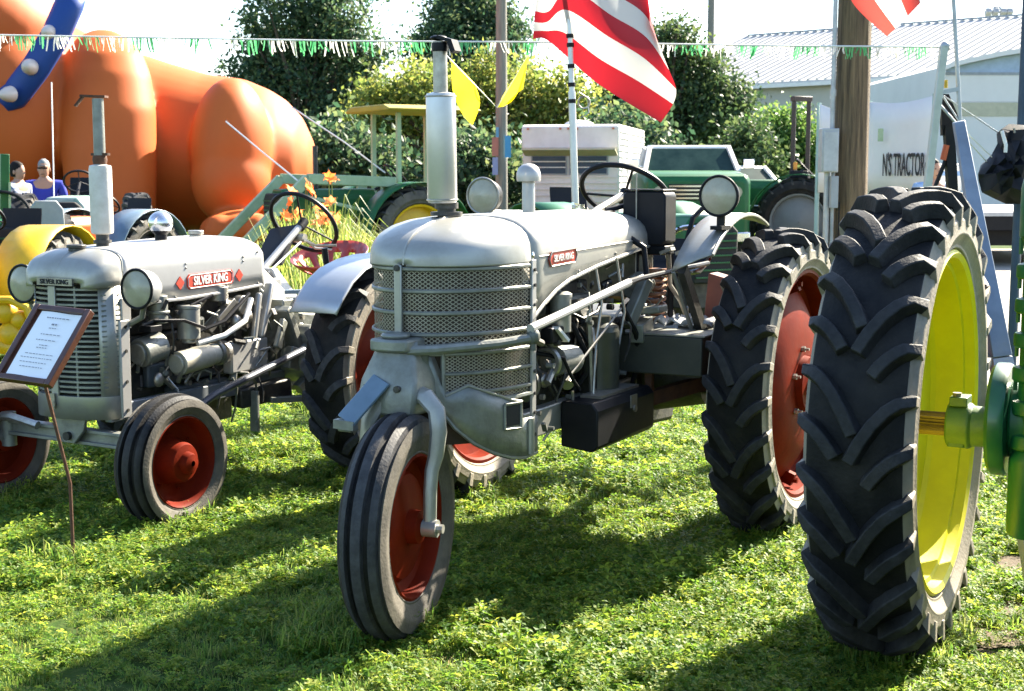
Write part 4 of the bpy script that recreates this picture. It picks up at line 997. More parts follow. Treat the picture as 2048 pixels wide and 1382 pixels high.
    for s in (1, -1):
        y = .745 * s
        r = MB(); pr = [(.395, .085), (.39, .10), (.375, .10), (.362, .085), (.352, .0), (.33, -.02), (.25, .0), (.12, .03), (.11, .06), (.02, .065)]
        lathe_y(r, [(a, v * s) for a, v in pr], 48); lathe_y(r, [(a, -v * s) for a, v in pr[:6]] + [(.02, -.02 * s)], 48)
        rw = r.build('rear_wheel', RED_RIM, LT, loc=(0, y, .565))
        ag_tyre(.565, .122, .385, 10, .034).build('tyre', [RUBBER, SIDEWALL], rw, smooth=38)
        f = MB(); pts = [(.60, .885), (.54, .955), (.45, 1.03), (.34, 1.085), (.20, 1.118), (.05, 1.134), (-.15, 1.135), (-.35, 1.10), (-.5, 1.04)]
        f.loft([[(x, s * yy, z + dz) for yy, dz in ((.615, -.0), (.63, .006), (.75, .008), (.875, .006), (.89, 0))] for x, z in pts], closed=False, caps=False)
        F = f.build('fender', mat('fender_silver', (.44, .46, .48), .35, .6, (.36, .38, .40), 3, rvar=.06), LT, smooth=60, solid=.007)
        f = MB(); f.bar((.15, s * .62, .80), (.10, s * .62, 1.11), .03, .02); f.bar((.32, s * .60, .67), (.32, s * .60, .90), .022, .022); f.build('fender_stay', BLACK, F)
    b = MB(); b.cyl((0, -.68, .565), (0, .68, .565), .06, n=14); b.cyl((0, .2, .565), (0, .5, .565), .12, .085, 16); b.cyl((0, -.2, .565), (0, -.5, .565), .12, .085, 16); b.build('rear_axle', SILVER_OLD, LT)
    b = MB(); b.bar((.35, .3, .40), (-.05, .52, .38), .05, .03); b.bar((.45, .28, .25), (.45, .28, .46), .05, .02); b.cyl((.455, .29, .30), (.455, .30, .30), .012, n=8); b.bar((.1, .3, .42), (-.1, .36, .56), .06, .06); b.build('drawbar_frame', SILVER_OLD, LT, bevel=.004)
    b = MB(); b.box((.40, -.1, .30), (.62, .1, .52)); b.bar((.5, .2, .42), (.2, .3, .45), .10, .10); b.build('lower_case', GREASY, LT, bevel=.01)
    # steering
    b = MB(); b.tube([(.16, .0, .93), (-.36, .0, 1.26)], .020, 12); b.build('steering_column', SILVER2, LT)
    b = MB(); b.tube([(-.0, .05, 1.03), (-.30, .05, 1.18)], .006, 6); b.build('throttle_rod', CHALK, LT)
    S = thing('steering_wheel', None, None, (-.40, 0, 1.285)); S.parent = LT
    ax = Vector((-.80, 0, .60)).normalized(); _, u, v = frame(ax)
    b = MB(); b.ring((0, 0, 0), ax, .205, .0125, 44, 8); b.build('rim', BLACK, S)
    b = MB()
    for k in range(3):
        q = 2 * math.pi * k / 3 + 2.3; b.tube([ax * -.02, (u * math.cos(q) + v * math.sin(q)) * .2], .0055, 6)
    b.cyl(ax * -.05, ax * .012, .028, n=14); b.build('spokes', BLACK, S)
    b = MB(); b.tube([(-.33, .03, 1.20), (-.34, .12, 1.16), (-.40, .22, 1.16)], .008, 6); b.tube([(-.33, .02, 1.22), (-.42, .06, 1.14), (-.5, .12, 1.13)], .007, 6); b.cyl((-.34, -.03, 1.2), (-.34, .05, 1.2), .025, n=10); b.build('throttle_quadrant', STEEL, LT)
    b = MB(); b.tube([(-.02, .46, .86), (.0, .45, 1.0), (.015, .44, 1.06)], .008, 6); b.build('brake_lever', STEEL, LT)
    b = MB(); b.tube([(.015, .44, 1.05), (.03, .435, 1.17)], .017, 8); b.build('lever_grip', BLACK, LT)
    b = MB(); b.bar((.03, .18, .93), (-.15, .60, .94), .05, .02); b.build('fender_brace', BLUEGREY, LT)
    # pan seat with oblong holes left open
    b = MB(); nr, ns = 7, 48; c = Vector((-.62, .02, .965))
    def pan(i, j):
        r = i / nr; q = 2 * math.pi * j / ns
        up = .13 * r ** 2.6 * (1 + .55 * max(0, -math.cos(q)) - .5 * max(0, math.cos(q)))
        return c + Vector((.20 * r * math.cos(q), .235 * r * math.sin(q), up))
    vs_ = [pan(i, j) for i in range(1, nr + 1) for j in range(ns)]; fs = []
    for i in range(nr - 1):
        for j in range(ns):
            if i in (3, 4) and j % 4 in (1, 2): continue
            k = (j + 1) % ns; fs.append((i * ns + j, i * ns + k, (i + 1) * ns + k, (i + 1) * ns + j))
    fs.append(tuple(range(ns))); b.add(vs_, fs); b.build('seat', RED_PAINT, LT, smooth=60, solid=.006)
    b = MB(); b.bar((-.25, 0, .82), (-.62, 0, .925), .05, .02); b.build('seat_spring', GREASY, LT)
    b = MB(); b.bar((-.10, -.03, 1.06), (-.36, -.10, 1.25), .17, .03, Vector((1, 0, 1))); b.build('dash_board', BLACK, LT)
lt_chassis()

# ------------------------------------------------------------------ sign stand in front of the left tractor
def sign():
    base = Vector((-1.731, 5.474, 0))
    t = thing('sign_stand', 'brown framed information sign on a thin metal stake before the slatted grille', 'sign', base)
    A = at(0, 752, 5.42) - base; B = at(92, 765, 5.30) - base; Cc = at(182, 627, 5.48) - base; D = at(70, 614, 5.60) - base
    u = ((B - A) + (Cc - D)).normalized(); v = ((D - A) + (Cc - B)); v = (v - u * v.dot(u)).normalized(); n = u.cross(v).normalized()
    cen = (A + B + Cc + D) / 4; w = ((B - A).length + (Cc - D).length) / 2; h = ((D - A).length + (Cc - B).length) / 2
    def P(x, y, z=0): return cen + u * x + v * y + n * z
    def slab(b, x0, y0, x1, y1, z0, z1): b.hexa([P(x0, y0, z0), P(x1, y0, z0), P(x1, y1, z0), P(x0, y1, z0), P(x0, y0, z1), P(x1, y0, z1), P(x1, y1, z1), P(x0, y1, z1)])
    b = MB(); slab(b, -w / 2, -h / 2, w / 2, h / 2, -.018, -.004); b.build('board', WOOD, t, bevel=.003)
    b = MB(); slab(b, -w / 2 - .012, -h / 2 - .012, -w / 2 + .014, h / 2 + .012, -.02, .010); slab(b, w / 2 - .014, -h / 2 - .012, w / 2 + .012, h / 2 + .012, -.02, .010)
    slab(b, -w / 2 + .0145, -h / 2 - .012, w / 2 - .0145, -h / 2 + .012, -.02, .009); slab(b, -w / 2 + .0145, h / 2 - .012, w / 2 - .0145, h / 2 + .012, -.02, .009); b.build('frame', WOOD, t, bevel=.003)
    x0, x1, y0, y1 = -w / 2 + .034, w / 2 - .016, -h / 2 + .016, h / 2 - .014
    b = MB(); n_ = 8
    b.loft([[P(x0 + (x1 - x0) * i / n_, y, .000 + .003 * math.sin(i * .8) + z) for i in range(n_ + 1)] for y, z in ((y0, 0), ((y0 + y1) / 2, .002), (y1, 0))], closed=False, caps=False); pp = b.build('paper', PAPER, t, smooth=60)
    b = MB(); rr = random.Random(4)
    W_ = x1 - x0; H_ = y1 - y0
    rows = [(.90, .30, .008), (.80, .08, .014), (.74, .10, .006), (.64, .22, .006), (.55, .26, .006), (.47, .10, .006), (.43, .14, .006), (.33, .34, .005), (.27, .40, .005), (.20, .36, .005), (.13, .30, .005)]
    for fy, fw, th in rows:
        x = -W_ * fw * .9
        while x < W_ * fw * .9:
            l = rr.uniform(.006, .016)
            cx = (x0 + x1) / 2 + x; cy = y0 + H_ * fy
            slab(b, cx, cy - th / 4, cx + l, cy + th / 4, .0062, .0066); x += l + .005
    b.build('print_lines', mat('grey_print', (.22, .22, .25), .7), pp, smooth=0)
    b = MB(); top = P(w * .30, -h / 2 + .02, -.02)
    b.tube([(0, 0, -.05), (-.003, .002, .35), (top.x, top.y, top.z)], .0075, 8); b.build('stake', RUST, t)
    b = MB(); b.bar(top - Vector((.0, 0, .01)), P(0, 0, -.02), .03, .012); b.build('stake_bracket', RUST, t)
sign()

# ------------------------------------------------------------------ green and yellow tractor at right (rear wheel, axle and column in view)
JT = thing('green_tractor', 'green tractor with huge black rear tyre and bright yellow rim at right edge', 'tractor', (1.28, 4.57, 0), rz_of(27))
def jt():
    r = MB()
    lathe_y(r, [(.548, .118), (.556, .132), (.545, .142), (.530, .132), (.524, .10), (.512, .095), (.508, .06), (.500, .004), (.485, -.012), (.40, -.028), (.24, -.04), (.10, -.045), (.02, -.045)], 72)
    lathe_y(r, [(.548, -.118), (.556, -.132), (.545, -.142), (.530, -.132), (.520, -.09), (.508, -.03), (.40, -.04), (.02, -.06)], 72)
    w = r.build('rear_wheel', YELLOW, JT, loc=(0, 0, .76))
    ag_tyre(.76, .148, .545, 15, .045, 96).build('tyre', [RUBBER, SIDEWALL], w, smooth=38, bevel=.007)
    b = MB(); b.ring((0, .001, 0), (0, 1, 0), .500, .002, 72, 6); b.build('rim_joint', RUST, w)
    b = MB(); n = 20; rings = []
    for y in (-.05, .18):
        ring = []
        for k in range(n * 2):
            q = math.pi * k / n; rr = .038 if k % 2 else .033
            ring.append((rr * math.cos(q), y, rr * math.sin(q)))
        rings.append(ring)
    b.loft(rings); b.build('splined_axle', mat('greasy_axle', (.16, .11, .035), .4, .4, (.08, .055, .02), 14), JT, smooth=20, loc=(0, 0, .755))
    b = MB(); b.loft([[(r_ * math.cos(q), y, .755 + r_ * math.sin(q)) for q in [2 * math.pi * k / 20 for k in range(20)]] for y, r_ in ((.135, .066), (.14, .072), (.205, .074), (.215, .066), (.26, .064))])
    b.bar((-.0, .145, .835), (0, .20, .835), .09, .03); b.bar((-.04, .17, .70), (.05, .17, .70), .05, .02); hb = b.build('hub_clamp', mat('olive_green_casting', (.07, .15, .03), .5, 0, (.035, .09, .02), 8, bump=.15), JT, bevel=.003)
    b = MB(); b.cyl((.02, .165, .85), (.02, .165, .862), .015, n=6); b.build('clamp_bolt', STEEL, hb)
    b = MB(); b.lathe([(.10, 0), (.165, .008), (.178, .02), (.178, .055), (.172, .065), (.12, .07)], 40, (0, .262, .785), (0, 1, 0)); b.build('axle_flange', mat('dark_green_casting', (.010, .10, .045), .35, 0, (.008, .07, .03), 5, coat=.3), JT)
    b = MB()
    prof = [(.0, 1.60), (.03, 1.595), (.052, 1.575), (.060, 1.54), (.060, 1.395), (.052, 1.39), (.046, 1.37)]
    z = 1.36
    while z > .74:
        prof += [(.044, z), (.044, z - .045), (.060, z - .05), (.064, z - .056), (.064, z - .088), (.058, z - .094), (.044, z - .096)]; z -= .105
    prof += [(.062, .715), (.064, .70), (.064, .48), (.055, .465), (.0, .462)]
    b.lathe([(max(r_, .001), zz) for r_, zz in prof], 28, (.08, .40, -.03), (0, 0, 1), caps=False); col = b.build('green_column', GREEN, JT, smooth=35)
    b = MB()
    for k in range(7): 
        for q in (2.2, 3.0, 3.8, 4.6): b.cyl((.08 + .054 * math.cos(q), .40 + .054 * math.sin(q), 1.31 - .105 * k), (.08 + .054 * math.cos(q), .40 + .054 * math.sin(q), 1.36 - .105 * k), .007, n=6)
    b.build('column_bolts', mat('green_bolts', (.05, .16, .06), .5, .2), col)
    b = MB(); b.cyl((0, .33, .785), (0, .75, .785), .12, n=24); b.build('axle_housing', GREEN, JT, bevel=.01); b = MB(); b.cyl((0, 1.35, .785), (0, 1.8, .785), .12, n=24); b.build('axle_housing', GREEN, JT, bevel=.01)
    cy = 1.06
    b = MB(); b.loft([[(x, cy + s_ * w, z) for s_, z in ((-1, zl), (1, zl), (1, zh - .1), (.7, zh), (-.7, zh), (-1, zh - .1))] for x, w, zl, zh in ((-.40, .22, .50, 1.0), (-.3, .28, .45, 1.08), (.30, .28, .45, 1.08), (.42, .2, .55, .98))]); b.build('transmission', GREEN, JT, bevel=.03)
    b = MB(); b.loft([[(x, cy + s_ * w, z) for s_, z in ((-1, .98), (-1, 1.28), (-.6, 1.38), (.6, 1.38), (1, 1.28), (1, .98))] for x, w in ((.35, .20), (.5, .24), (1.9, .24), (2.0, .20))]); b.build('hood', GREEN, JT, bevel=.03)
    b = MB(); b.box((.42, cy - .19, .55), (1.9, cy + .19, .975)); b.build('engine_block', GREASY, JT, bevel=.02)
    b = MB(); b.box((1.93, cy - .2, .62), (2.06, cy + .2, .975)); b.build('radiator', GREEN, JT, bevel=.02)
    b = MB(); b.cyl((1.95, cy, .35), (1.95, cy, .62), .06, n=14); b.cyl((1.95, cy - .2, .33), (1.95, cy + .2, .33), .035, n=12); b.build('front_pedestal', GREEN, JT)
    for s_ in (1, -1):
        b = MB(); lathe_y(b, [(a_, s_ * v_) for a_, v_ in ((.20, .05), (.21, .065), (.18, .06), (.16, .0), (.05, .02), (.01, .03))], 32); fw = b.build('front_wheel', YELLOW, JT, loc=(1.95, cy + .17 * s_, .33))
        rib_tyre(.33, .08, .20, 36).build('tyre', [RUBBER, SIDEWALL_MID, RUBBER], fw, smooth=40)
    w2 = copy_tree(w, JT); w2.location = (0, 2.12, .76)
    b = MB(); b.tube([(.35, cy, 1.30), (-.05, cy, 1.42)], .02, 8); b.ring((-.08, cy, 1.43), (-.4, 0, .9), .21, .014, 32, 8); b.bar((-.28, cy, 1.36), (.12, cy, 1.50), .02, .012); b.build('steering_wheel', BLACK, JT)
    b = MB(); b.lathe([(.02, .0), (.14, .01), (.22, .06), (.225, .07)], 24, (-.55, cy, 1.12), (-.15, 0, 1), caps=False); b.bar((-.3, cy, 1.02), (-.55, cy, 1.12), .06, .03); b.build('seat', YELLOW2, JT, solid=.006)
jt()
# ------------------------------------------------------------------ generic far tractor used for machines standing behind
def far_tractor(name, label, Z, px, rz, body, rimc, s=1.0, fender=None, canopy=None, rops=False, wheel=True, group=None, loader=None, seatm=None, stack=False, rx=-.45, side=None):
    x = at(px, 350, Z).x
    t = thing(name, label, 'tractor', (x, Z, 0), math.radians(rz), group)
    def S(*p): return tuple(a * s for a in p)
    b = MB(); b.loft([[S(xx, y, z) for y, z in ((-.26, .95), (-.27, 1.25), (-.18, 1.36), (.18, 1.36), (.27, 1.25), (.26, .95))] for xx in (.35, 1.75)]); b.build('hood', body, t, bevel=.03 * s)
    b = MB(); b.loft([[S(xx, y, z) for y, z in ((-.24, .75), (-.25, 1.22), (-.16, 1.30), (.16, 1.30), (.25, 1.22), (.24, .75))] for xx in (1.76, 1.86)]); gr = b.build('grille', DARK, t, bevel=.02 * s)
    b = MB()
    for k in range(7): b.box(S(1.862, -.22, .80 + .065 * k), S(1.875, .22, .815 + .065 * k))
    b.build('grille_bars', body, gr)
    b = MB(); b.box(S(.2, -.2, .5), S(1.7, .2, .93)); b.box(S(-.4, -.25, .45), S(.3, .25, .95)); b.build('engine_block', GREASY, t, bevel=.02 * s)
    for q in (1, -1):
        y = .75 * q
        r = MB(); lathe_y(r, [(a * s, v * s * q) for a, v in ((.44, .12), (.45, .14), (.42, .13), (.40, .02), (.25, .06), (.1, .09), (.01, .1))], 32)
        lathe_y(r, [(a * s, -v * s * q) for a, v in ((.44, .12), (.45, .14), (.42, .13), (.40, .02), (.1, .0), (.01, .0))], 32)
        w = r.build('rear_wheel', rimc, t, loc=S(0, y, .70))
        ag_tyre(.70 * s, .16 * s, .45 * s, 11, .035 * s, 40).build('tyre', [RUBBER, side or SIDEWALL_MID], w, smooth=38)
        r = MB(); lathe_y(r, [(a * s, v * s * q) for a, v in ((.20, .06), (.21, .08), (.18, .07), (.16, .0), (.06, .03), (.01, .04))], 28); w = r.build('front_wheel', rimc, t, loc=S(1.65, .55 * q, .33))
        rib_tyre(.33 * s, .09 * s, .20 * s, 32).build('tyre', [RUBBER, SIDEWALL_MID, RUBBER], w, smooth=40)
        if fender:
            f = MB(); rr = .78; f.loft([[(S(rr * math.cos(a), q * yy, .70 + rr * math.sin(a) * .96)) for yy in (.48, .7, .95)] for a in [math.radians(5 + 150 * k / 12) for k in range(13)]], closed=False, caps=False); f.build('fender', fender, t, smooth=60, solid=.015 * s)
    b = MB(); b.cyl(S(0, -.75, .7), S(0, .75, .7), .09 * s); b.cyl(S(1.65, -.5, .33), S(1.65, .5, .33), .04 * s); b.build('axles', GREASY, t)
    if wheel:
        b = MB(); b.tube([S(.35, 0, 1.3), S(-.02, 0, 1.52)], .02 * s, 8); b.ring(S(-.05, 0, 1.54), (-.7, 0, .7), .21 * s, .016 * s, 28, 6)
        ax = Vector((-.7, 0, .7)).normalized(); _, u, v = frame(ax); c = Vector(S(-.05, 0, 1.54))
        for k in range(3): b.tube([c, c + (u * math.cos(2.1 * k) + v * math.sin(2.1 * k)) * .2 * s], .008 * s, 5)
        b.build('steering_wheel', BLACK, t)
    b = MB(); b.loft([[S(xx, y, z0) for y in (-.22, .22)] + [S(xx, y, z0 + .05) for y in (.22, -.22)] for xx, z0 in ((-.35, 1.15), (-.65, 1.15), (-.74, 1.25), (-.80, 1.55))]); b.build('seat', seatm or BLACK, t, bevel=.02 * s)
    if stack:
        b = MB(); b.cyl(S(1.2, .05, 1.36), S(1.2, .05, 1.95), .035 * s, n=12); b.build('exhaust', GREASY, t)
    if rops:
        b = MB()
        for y in (-.11, .11): b.bar(S(rx + y, y, .9), S(rx + y, y, 2.62), .07 * s, .07 * s)
        b.bar(S(rx - .14, -.14, 2.65), S(rx + .14, .14, 2.65), .09 * s, .08 * s)
        b.build('roll_bar', mat('dark_brown_steel', (.045, .03, .025), .5, .2), t, bevel=.01)
        b = MB(); b.box(S(rx - .15, -.30, 1.25), S(rx + .15, .30, 1.5)); b.build('roll_bar_base', BLACK, t, bevel=.02)
        b = MB(); b.box(S(rx + .03, .2, 1.52), S(rx + .09, .28, 1.64)); b.build('amber_lamp', mat('amber_lens', (.7, .25, .02), .3), t, bevel=.01)
    if canopy:
        b = MB(); b.loft([[S(xx, y, z) for y, z in ((-.75, 2.46), (-.55, 2.52), (.55, 2.52), (.75, 2.46), (.73, 2.43), (-.73, 2.43))] for xx in (-1.05, .40)]); b.build('canopy', canopy, t, bevel=.02)
        for xx in (-.75, .1):
            for y in (-.42, .42): b = MB(); b.bar(S(xx, y, .95), S(xx, y, 2.42), .06 * s, .06 * s); b.build('canopy_post', GREEN_PALE, t)
    if loader:
        for q in (1, -1):
            b = MB(); b.bar(S(.2, .5 * q, 1.45), S(1.5, .5 * q, 1.5), .09 * s, .14 * s); b.bar(S(1.5, .5 * q, 1.5), S(2.5, .5 * q, .55), .09 * s, .14 * s); b.bar(S(.3, .42 * q, .9), S(.3, .42 * q, 1.5), .10 * s, .14 * s); b.bar(S(.4, .5 * q, 1.0), S(1.7, .5 * q, 1.3), .05 * s, .05 * s); b.build('loader_arm', loader, t, bevel=.01)
        b = MB(); b.loft([[S(x_, y, z_) for x_, z_ in ((2.5, .6), (2.45, .25), (2.9, .2), (2.95, .24), (2.55, .3), (2.55, .6))] for y in (-.8, .8)]); b.build('bucket', loader, t)
    return t
far_tractor('canopy_tractor', 'green tractor with yellow sun canopy and pale front loader behind the silver exhaust stack', 20.5, 785, -150, GREEN, YELLOW2, 1.0, fender=GREEN, canopy=mat('shade_toned_canopy', (.40, .31, .03), .6, 0, (.30, .23, .03), 3), loader=GREEN_PALE, stack=True)  # canopy yellow darkened to olive: shade of its underside put into the colour
far_tractor('utility_tractor', 'green tractor with folded roll bar and black rear tyre beside the meter box', 25, 1606, 165, GREEN, mat('dark_grey_rim', (.12, .13, .14), .5), 1.08, fender=GREEN, rops=True, rx=.05, side=RUBBER)
far_tractor('old_green_tractor', 'green tractor with sunlit hood parked behind the steering wheel of the tricycle tractor', 13.0, 1215, -62, GREEN, YELLOW2, .90, fender=GREEN, wheel=False)
OGT = far_tractor('old_green_tractor', 'green tractor with grey white seat and upright green post at the left edge', 13.2, -40, -62, GREEN, YELLOW2, .86, seatm=OLDGREY)
def ogt_post():
    bpy.context.view_layer.update()
    inv = OGT.matrix_world.inverted()
    b = MB(); b.bar(inv @ at(9, 480, 12.6), inv @ at(9, 308, 12.6), .075, .075); b.build('upright_post', GREEN, OGT, bevel=.006)
    b = MB(); b.bar(inv @ at(19, 480, 12.58), inv @ at(19, 365, 12.58), .02, .04); b.build('post_edge', GREEN_PALE, OGT)
    b = MB(); b.ring(inv @ at(2, 436, 12.4), (0.9, -.2, .45), .25, .016, 32, 8); b.build('large_steering_wheel', BLACK, OGT)
    b = MB(); c = inv @ at(92, 432, 12.9); b.loft([[c + Vector((dx, y, z)) for y, z in ((-.16, -.14), (-.15, .06), (-.09, .14), (.09, .14), (.15, .06), (.16, -.14))] for dx in (0, .04)]); b.build('seat_back', OLDGREY, OGT, bevel=.01)
ogt_post()
far_tractor('yellow_tractor', 'yellow tractor with broad yellow fender half hidden by the left headlamp', 11.2, -42, -100, YELLOW2, YELLOW2, .80, fender=YELLOW2)
far_tractor('orange_tractor', 'small orange and black tractor before the front leg of the inflatable', 16.5, 205, -115, mat('orange_paint', (.55, .12, .02), .45, 0, (.42, .09, .015), 6), BLACK, .80, fender=BLUEGREY)
far_tractor('garden_tractor', 'dark green and white machine standing behind the tall left exhaust', 18.5, 158, -80, mat('teal_green_paint', (.04, .20, .15), .4, 0, (.5, .5, .46), 3), WHITE, .95)

def yellow_castings():
    t = [o for o in bpy.data.objects if o.name == 'yellow_tractor'][0]
    bpy.context.view_layer.update(); inv = t.matrix_world.inverted()
    b = MB(); Zc = 9.9
    for px, py, r in ((12, 625, 24), (40, 640, 20), (22, 668, 26), (60, 610, 14)): b.ell(inv @ at(px, py, Zc), (r * m_per_px(Zc),) * 3, 16, 10)
    b.tube([inv @ at(x, y, Zc - .05) for x, y in ((-10, 600), (20, 600), (52, 615), (66, 650))], .03, 8)
    b.cyl(inv @ at(0, 690, Zc), inv @ at(50, 700, Zc), .06, n=16); b.bar(inv @ at(72, 600, Zc), inv @ at(66, 690, Zc), .07, .05)
    b.build('yellow_pump', YELLOW2, t)
yellow_castings()
# ------------------------------------------------------------------ camper trailer
def camper():
    Z = 30; c = at(1172, 350, Z)
    t = thing('camper_trailer', 'white camper trailer with awning window behind the flag pole', 'camper', (c.x, Z, 0), math.radians(-12))
    Wd, L_, zb, zt = 2.1, 4.4, .62, 2.60
    CW = mat('camper_white', (.72, .69, .64), .45, 0, (.58, .55, .50), 2)
    b = MB(); x0 = -1.36; x1 = .70
    b.loft([[(x, y, z) for y, z in ((0, zb), (0, 2.0), (-.10, 2.12), (-.10, 2.56), (.05, zt), (L_, zt), (L_, zb))] for x in (x0, x1)]); body = b.build('body', CW, t, bevel=.03)
    rb = MB(); rb.box((0, 0, 0), (.02, L_ - .1, .02)); rm = rb.mesh('side_rib', CW)
    for k in range(14):
        o = bpy.data.objects.new('side_rib', rm); COL.objects.link(o); o.parent = t; o.location = (x1 + .001, .05, .75 + .13 * k)
    rb = MB(); rb.box((x0 + .05, -.022, 0), (x1 - .05, -.001, .02)); rm = rb.mesh('front_rib', CW)
    for k in range(7):
        o = bpy.data.objects.new('front_rib', rm); COL.objects.link(o); o.parent = t; o.location = (0, 0, .72 + .13 * k)
    b = MB(); b.bar((x0 + .08, -.30, 2.02), (x1 - .02, -.30, 2.02), .42, .03, Vector((0, .3, 1))); b.build('awning_flap', mat('beige_flap', (.52, .46, .30), .6), t)
    for xa, xb in ((x0 + .22, x0 + .93), (x0 + 1.03, x1 - .26)):
        f = MB(); f.box((xa - .03, -.03, 1.55), (xb + .03, -.002, 1.97)); fr = f.build('window', OLDGREY, t)
        f = MB(); f.box((xa, -.036, 1.58), (xb, -.031, 1.94)); pn = f.build('pane', mat('blue_grey_glass', (.03, .055, .09), .3, 0, (.06, .085, .12), 2, spec=.15), fr)
        for zz in (1.70, 1.82):
            f = MB(); f.box((xa, -.044, zz), (xb, -.037, zz + .02)); f.build('louver_bar', WHITE, fr)
    mk = mat('orange_marker', (.5, .14, .06), .4)
    for xx in (x0 + .12, -.55, -.38, -.2, x1 - .14): f = MB(); f.box((xx, -.13, 2.49), (xx + .045, -.105, 2.53)); f.build('marker_lamp', mk, t)
    f = MB(); f.box((x1 + .001, .35, 1.55), (x1 + .03, .75, 1.95)); f.box((x1 + .001, 1.3, .7), (x1 + .02, 1.9, 2.4)); f.build('side_vents', WHITE, t)
    f = MB(); f.ell((-.35, 1.2, zt), (.35, .35, .14), 16, 6); f.build('roof_vent', WHITE, t)
    f = MB(); f.box((x0 + .15, .2, .35), (x1 - .15, 4.0, zb - .005)); f.build('underside', mat('brown_underside', (.06, .045, .035), .8), t)
    for s in (x0 + .12, x1 - .22):
        f = MB(); f.lathe([(.001, 0), (.30, 0), (.33, .03), (.33, .16), (.3, .19), (.001, .19)], 24, (s, 2.4, .33), (1, 0, 0)); f.build('wheel', RUBBER, t)
    f = MB(); f.bar((-.7, .1, .5), (-.35, -1.1, .5), .08, .1); f.bar((0, .1, .5), (-.35, -1.1, .5), .08, .1); f.cyl((-.35, -1.05, 0), (-.35, -1.05, .6), .04); f.build('tow_hitch', BLACK, t)
camper()

# ------------------------------------------------------------------ pickup, sedan, flatbed
def car(name, label, Z, px, rz, body, roofm, L_, Wd, zh, zr, pickup=False, cat='pickup truck', zoff=0):
    c = at(px, 350, Z)
    t = thing(name, label, cat, (c.x, Z, zoff), math.radians(rz))
    h = Wd / 2
    def sec(x, w, zl, zt, r=.08): return [(x, -w, zl), (x, -w, zt - r), (x, -w + r, zt), (x, w - r, zt), (x, w, zt - r), (x, w, zl)]
    b = MB(); b.loft([sec(-.02, h * .94, .45, zh - .10), sec(.10, h, .42, zh - .03), sec(1.3, h, .42, zh + .03), sec(L_ - .1, h, .42, zh), sec(L_, h * .95, .45, zh - .1)]); b.build('body', body, t, smooth=30, bevel=.07)
    ca, cb, cc, cd = (1.15, 1.75, 2.75, 2.95) if pickup else (1.15, 1.95, 3.2, 4.0)
    b = MB(); b.loft([[(cb, y, zr - .06), (cb + .06, y, zr)] + [(cc - .06, y, zr), (cc, y, zr - .06)] for y in (-h * .80, -h * .74, h * .74, h * .80)]); b.build('roof', roofm, t, smooth=40, bevel=.02)
    for s in (1, -1):
        for a_, c_, w_ in ((ca, cb, .07), (cd, cc, .11), ((cb + cc) / 2 + .1, (cb + cc) / 2 + .1, .06)):
            b = MB(); b.bar((a_, s * h * .92, zh), (c_, s * h * .79, zr - .03), w_, w_); b.build('pillar', roofm, t)
    b = MB(); b.hexa([(ca + .03, -h * .88, zh), (ca + .03, h * .88, zh), (ca + .05, h * .88, zh), (ca + .05, -h * .88, zh), (cb + .0, -h * .76, zr - .06), (cb + .0, h * .76, zr - .06), (cb + .02, h * .76, zr - .06), (cb + .02, -h * .76, zr - .06)]); b.build('windshield', WINDOW, t)
    for s in (1, -1):
        b = MB(); b.hexa([(ca + .12, s * h * .905, zh + .01), (cd - .1, s * h * .905, zh + .01), (cd - .1, s * h * .895, zh + .01), (ca + .12, s * h * .895, zh + .01), (cb + .05, s * h * .785, zr - .07), (cc - .05, s * h * .785, zr - .07), (cc - .05, s * h * .775, zr - .07), (cb + .05, s * h * .775, zr - .07)]); b.build('side_window', WINDOW, t)
        b = MB(); b.bar((ca + .15, s * h * .95, zh + .08), (ca + .13, s * (h + .18), zh + .14), .03, .03); b.box((ca + .08, s * (h + .12) - .09, zh + .06), (ca + .13, s * (h + .12) + .09, zh + .22)); b.build('mirror', CHROME, t, bevel=.01)
        b = MB(); b.cyl((-.03, s * h * .72, zh - .33), (.0, s * h * .72, zh - .33), .10, n=18); b.build('headlight', GLASS_LENS, t)
        for x in (.75, L_ - .85):
            b = MB(); b.lathe([(.19, -.10), (.34, -.10), (.37, -.07), (.37, .07), (.34, .10), (.19, .10), (.18, .04), (.01, .06)], 26, (x, s * (h - .10), .37), (0, s, 0)); b.build('wheel', RUBBER, t)
    b = MB(); b.box((-.045, -h * .55, zh - .46), (-.022, h * .55, zh - .2)); gr = b.build('grille', DARK, t)
    b = MB()
    for k in range(4): b.box((-.055, -h * .54, zh - .44 + .065 * k), (-.047, h * .54, zh - .415 + .065 * k))
    b.build('grille_bars', CHROME, gr)
    b = MB(); b.box((-.16, -h * .98, .45), (-.03, h * .98, .62)); b.build('bumper', CHROME, t, bevel=.02)
    return t
car('pickup_truck', 'green pickup truck with white cab roof facing the camera beyond the tricycle tractor', 23.5, 1396, 88, GREEN, WHITE, 5.2, 1.74, 1.60, 2.07, True, zoff=0)
car('parked_car', 'pale blue grey car with sloping windshield behind the roll bar tractor', 30, 1590, 118, mat('pale_blue_car_paint', (.40, .46, .52), .3, .2, (.34, .40, .46), 2, coat=.5), WHITE, 4.6, 1.8, 1.05, 1.75, False, 'car')
